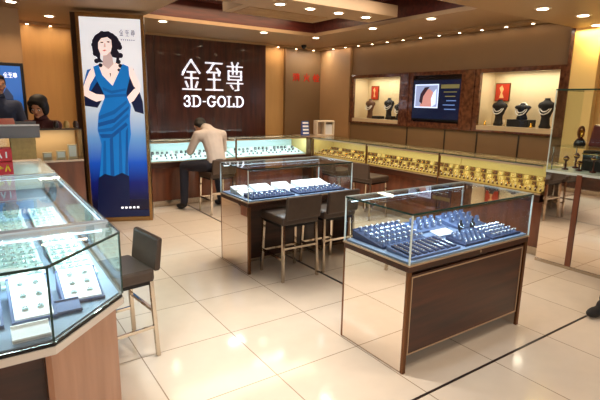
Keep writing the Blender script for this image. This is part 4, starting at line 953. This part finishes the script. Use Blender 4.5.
def person(loc, rz, label, J, look, cloth_top, cloth_leg, hair_style='short', build=1.0, shoe=None, sleeve=1, hand_curl=.5):
    """J: joint name -> local position, figure faces +y; look: head rotation matrix"""
    r = empty('person', loc, label, 'person', rz=rz)
    V = {k: Vector(v) for k, v in J.items()}
    hc = V['head']
    body = {'pelvis': (V['pelvis'], (.13*build, .10*build)), 'spine': (V['spine'], (.12*build, .09*build)), 'chest': (V['chest'], (.145*build, .10*build)), 'neckb': (V['neckb'], (.075, .07)), 'neck': (V['neck'], .05), 'skull': (hc, .055)}
    ed = [('pelvis', 'spine'), ('spine', 'chest'), ('chest', 'neckb'), ('neckb', 'neck'), ('neck', 'skull')]
    for s in 'LR':
        body.update({'sh'+s: (V['sh'+s], .052*build), 'el'+s: (V['el'+s], .037), 'wr'+s: (V['wr'+s], .026), 'hip'+s: (V['hip'+s], .085*build), 'kn'+s: (V['kn'+s], .055), 'an'+s: (V['an'+s], .036), 'toe'+s: (V['toe'+s], .032)})
        ed += [('chest', 'sh'+s), ('sh'+s, 'el'+s), ('el'+s, 'wr'+s), ('pelvis', 'hip'+s), ('hip'+s, 'kn'+s), ('kn'+s, 'an'+s), ('an'+s, 'toe'+s)]
    parts = [skin_body(body, ed, 'pelvis')]
    # head: cranium, jaw, nose, ears, lips, brow
    hd = MB()
    def H(c, rr): hd.ell(hc+look @ Vector(c), rr, 16, 12, rot=look)
    H((0, -.005, .035), (.076, .092, .082)); H((0, .022, -.035), (.056, .066, .072)); H((0, .092, -.005), (.011, .016, .022)); H((0, .098, -.014), (.014, .012, .009))
    H((0, .080, -.048), (.024, .010, .006)); H((0, .078, -.056), (.021, .010, .006)); H((0, .078, .022), (.05, .012, .010)); H((0, .075, -.085), (.022, .016, .014))
    for s in (-1, 1): H((s*.078, -.005, -.005), (.010, .018, .030)); H((s*.04, .062, -.022), (.022, .02, .02))
    parts.append((hd.v, hd.f))
    # hands
    for s, sg_ in (('L', -1), ('R', 1)):
        d = (V['wr'+s]-V['el'+s]).normalized(); side = d.cross(Vector((0, 0, 1)));
        side = (side if side.length > .1 else Vector((1, 0, 0))).normalized(); dn = side.cross(d).normalized()
        if dn.z > 0: dn = -dn
        w = V['wr'+s]; palm = w+d*.05
        rot = Matrix((side, d, dn)).transposed()
        pm_ = MB(); pm_.ell(palm, (.040, .052, .016), 12, 8, rot=rot); parts.append((pm_.v, pm_.f))
        for k, (off, ln) in enumerate(((-.030, .062), (-.010, .072), (.010, .068), (.029, .054))):
            a = w+d*.085+side*off; b = a+d*ln*.45+dn*ln*.12*hand_curl*2; c = b+d*ln*.28+dn*ln*.30*hand_curl*2; e = c+d*ln*.12+dn*ln*.25
            P = {'p': (a-d*.03, .010), 'a': (a, .0095), 'b': (b, .0088), 'c': (c, .008), 'e': (e, .0065)}
            parts.append(skin_body(P, [('p', 'a'), ('a', 'b'), ('b', 'c'), ('c', 'e')], 'p'))
        sd = -side if s == 'R' else side
        a = w+d*.03+sd*.03; b = a+sd*.025+d*.03+dn*.01; c = b+d*.03+dn*.012
        parts.append(skin_body({'p': (w+d*.02+sd*.01, .012), 'a': (a, .0115), 'b': (b, .010), 'c': (c, .008)}, [('p', 'a'), ('a', 'b'), ('b', 'c')], 'p'))
    mesh_obj('body', fuse(parts, .0085), skin_m, r)
    # eyes and mouth
    f = MB()
    for s in (-1, 1):
        f.ell(hc+look @ Vector((s*.031, .078, .004)), (.013, .008, .007), 10, 6, rot=look, mi=0); f.ell(hc+look @ Vector((s*.031, .0845, .003)), (.006, .003, .006), 8, 5, rot=look, mi=1)
        f.ell(hc+look @ Vector((s*.033, .083, .026)), (.019, .006, .004), 8, 5, rot=look, mi=1)
    f.ell(hc+look @ Vector((0, .088, -.052)), (.022, .006, .007), 10, 6, rot=look, mi=2)
    f.build('face_features', [white_pad, hair_m, mat('lip', (168, 74, 70), .5)], r, smooth=True)
    # hair
    h = MB()
    def HH(c, rr): h.ell(hc+look @ Vector(c), tuple(q*(1.04 if hair_style == 'bob' else 1) for q in rr), 18, 12, rot=look)
    HH((0, -.022, .052), (.088, .094, .082)); HH((0, -.055, .0), (.074, .05, .07)); HH((0, .045, .088), (.066, .042, .030))
    if hair_style == 'bob':
        for s in (-1, 1): HH((s*.074, -.005, .0), (.030, .066, .085)); HH((s*.062, .045, .062), (.032, .040, .038))
        HH((0, -.05, -.03), (.088, .06, .085)); HH((0, -.02, .085), (.092, .09, .06))
    else:
        for s in (-1, 1): HH((s*.074, -.018, .03), (.014, .05, .045))
    mesh_obj('hair', fuse([(h.v, h.f)], .010), hair_m, r)
    # top
    g = .016
    T_ = {'pelvis': (V['pelvis']+Vector((0, 0, .02)), (.142*build, .115*build)), 'spine': (V['spine'], (.138*build, .108*build)), 'chest': (V['chest'], (.162*build, .118*build)), 'neckb': (V['neckb'], (.085, .076))}
    e2 = [('pelvis', 'spine'), ('spine', 'chest'), ('chest', 'neckb')]
    for s in 'LR':
        T_.update({'sh'+s: (V['sh'+s], .068*build), 'el'+s: (V['el'+s], .054), 'wr'+s: (V['el'+s].lerp(V['wr'+s], .93 if sleeve else .2), .040)})
        e2 += [('chest', 'sh'+s), ('sh'+s, 'el'+s), ('el'+s, 'wr'+s)]
    mesh_obj('shirt' if sleeve == 1 else 'jacket', fuse([skin_body(T_, e2, 'pelvis')], .011), cloth_top, r)
    co_ = MB(); ax = (V['neck']-V['neckb']).normalized(); co_.tube(V['neckb']+ax*.035, V['neckb']+ax*.085, .072, .060, n=18); co_.build('collar', cloth_top, r, smooth=True)
    L_ = {'pelvis': (V['pelvis'], (.138*build, .112*build))}; e3 = []
    for s in 'LR':
        L_.update({'hip'+s: (V['hip'+s], .098*build), 'kn'+s: (V['kn'+s], .070), 'an'+s: (V['kn'+s].lerp(V['an'+s], .95), .056)})
        e3 += [('pelvis', 'hip'+s), ('hip'+s, 'kn'+s), ('kn'+s, 'an'+s)]
    mesh_obj('trousers', fuse([skin_body(L_, e3, 'pelvis')], .012), cloth_leg, r)
    for s in 'LR':
        a, t = V['an'+s], V['toe'+s]; d = Vector((t.x-a.x, t.y-a.y, 0)).normalized(); q = Matrix((Vector((d.y, -d.x, 0)), d, Vector((0, 0, 1)))).transposed()
        z0 = t.z-.032
        b1 = MB(); b1.ell((t.x, t.y, z0+.04), (.046, .10, .040), 14, 8, rot=q); b1.ell(a.lerp(t, .2)+Vector((0, 0, -.005)), (.042, .075, .05), 14, 8, rot=q)
        b1 = mesh_obj('shoe', fuse([(b1.v, b1.f)], .010), shoe or black_v, r)
    return r
def seated(lean=.2):
    pass
# seated man at the back counter, facing +y; seat top .60
J = dict(pelvis=(0, -.02, .70), spine=(0, .04, .88), chest=(0, .16, 1.08), neckb=(-.01, .26, 1.18), neck=(-.03, .33, 1.20), head=(-.06, .42, 1.205),
         shL=(-.19, .20, 1.10), shR=(.19, .20, 1.10), elL=(-.27, .30, .86), elR=(.26, .32, .87), wrL=(-.12, .50, 1.02), wrR=(.12, .50, 1.02),
         hipL=(-.10, .02, .68), hipR=(.10, .02, .68), knL=(-.32, .42, .64), knR=(.20, .44, .62), anL=(-.34, .40, .22), anR=(.22, .36, .20), toeL=(-.35, .50, .17), toeR=(.22, .46, .16))
J['wrL'] = (-.10, .47, 1.03); J['wrR'] = (.10, .47, 1.03)
J['anL'] = (-.36, .36, .10); J['toeL'] = (-.38, .46, .032); J['anR'] = (.22, .34, .10); J['toeR'] = (.22, .45, .032)
person((2.78, 6.17, 0), 0, 'seated person bending over the back counter in a pale beige shirt and dark trousers', J, Matrix.Rotation(math.radians(-48), 3, 'X') @ Matrix.Rotation(.15, 3, 'Y'),
       mat('beige_shirt', (204, 192, 184), .8, noise=.06, scale=14), mat('dark_trousers', (30, 30, 44), .8))
def standing(h=1.0, armf=.2):
    return {k: tuple(c*h for c in v) for k, v in dict(pelvis=(0, 0, .95), spine=(0, 0, 1.12), chest=(0, .0, 1.30), neckb=(0, 0, 1.43), neck=(0, .01, 1.49), head=(0, .03, 1.585),
         shL=(-.17, 0, 1.37), shR=(.17, 0, 1.37), elL=(-.23, .04, 1.08), elR=(.23, .04, 1.08), wrL=(-.18, armf, .95), wrR=(.18, armf, .95),
         hipL=(-.09, 0, .90), hipR=(.09, 0, .90), knL=(-.10, .02, .50), knR=(.10, .02, .50), anL=(-.10, -.02, .09), anR=(.10, -.02, .09), toeL=(-.11, .10, .032), toeR=(.11, .10, .032)).items()}
J = standing(.925); J['head'] = (-.01, .07, 1.475); J['neck'] = (0, .03, 1.385); J['wrR'] = (.13, .28, 1.14); J['elR'] = (.22, .06, 1.05); J['wrL'] = (-.14, .26, 1.12); J['elL'] = (-.22, .05, 1.03)
for k in ('toeL', 'toeR'): J[k] = (J[k][0], J[k][1], .032)
person((.64, 6.27, 0), math.radians(150), 'person with a black bob standing behind the cashier counter in a maroon jacket, looking down', J, Matrix.Rotation(math.radians(-22), 3, 'X') @ Matrix.Rotation(-.1, 3, 'Y'),
       mat('maroon_jacket', (74, 34, 38), .8), mat('black_trousers', (20, 18, 22), .8), 'bob', sleeve=2)
J = standing(1.085)
person((.245, 6.62, 0), math.radians(-165), 'person with black hair in a blue-grey suit at the far left edge', J, Matrix.Rotation(0, 3, 'X'),
       mat('blue_grey_suit', (58, 68, 96), .8), MATS['black_trousers'], 'short', sleeve=2)
# passer-by at the right edge, walking left, only a foot and shin in frame
J = standing(1.0); J.update(knL=(-.09, .36, .54), anL=(-.08, .55, .10), toeL=(-.08, .67, .032), elL=(-.24, -.10, 1.1), elR=(.24, -.1, 1.1), wrL=(-.20, -.12, .86), wrR=(.22, -.05, .85), knR=(.10, .05, .50), anR=(.10, -.12, .10), toeR=(.10, .0, .032), hipL=(-.09, .04, .90))
person((4.50, 1.48, 0), math.radians(82), 'person in black trousers and black shoes stepping in at the right edge', J, Matrix.Rotation(0, 3, 'X'),
       mat('black_top', (24, 22, 26), .8), MATS['black_trousers'], 'short')
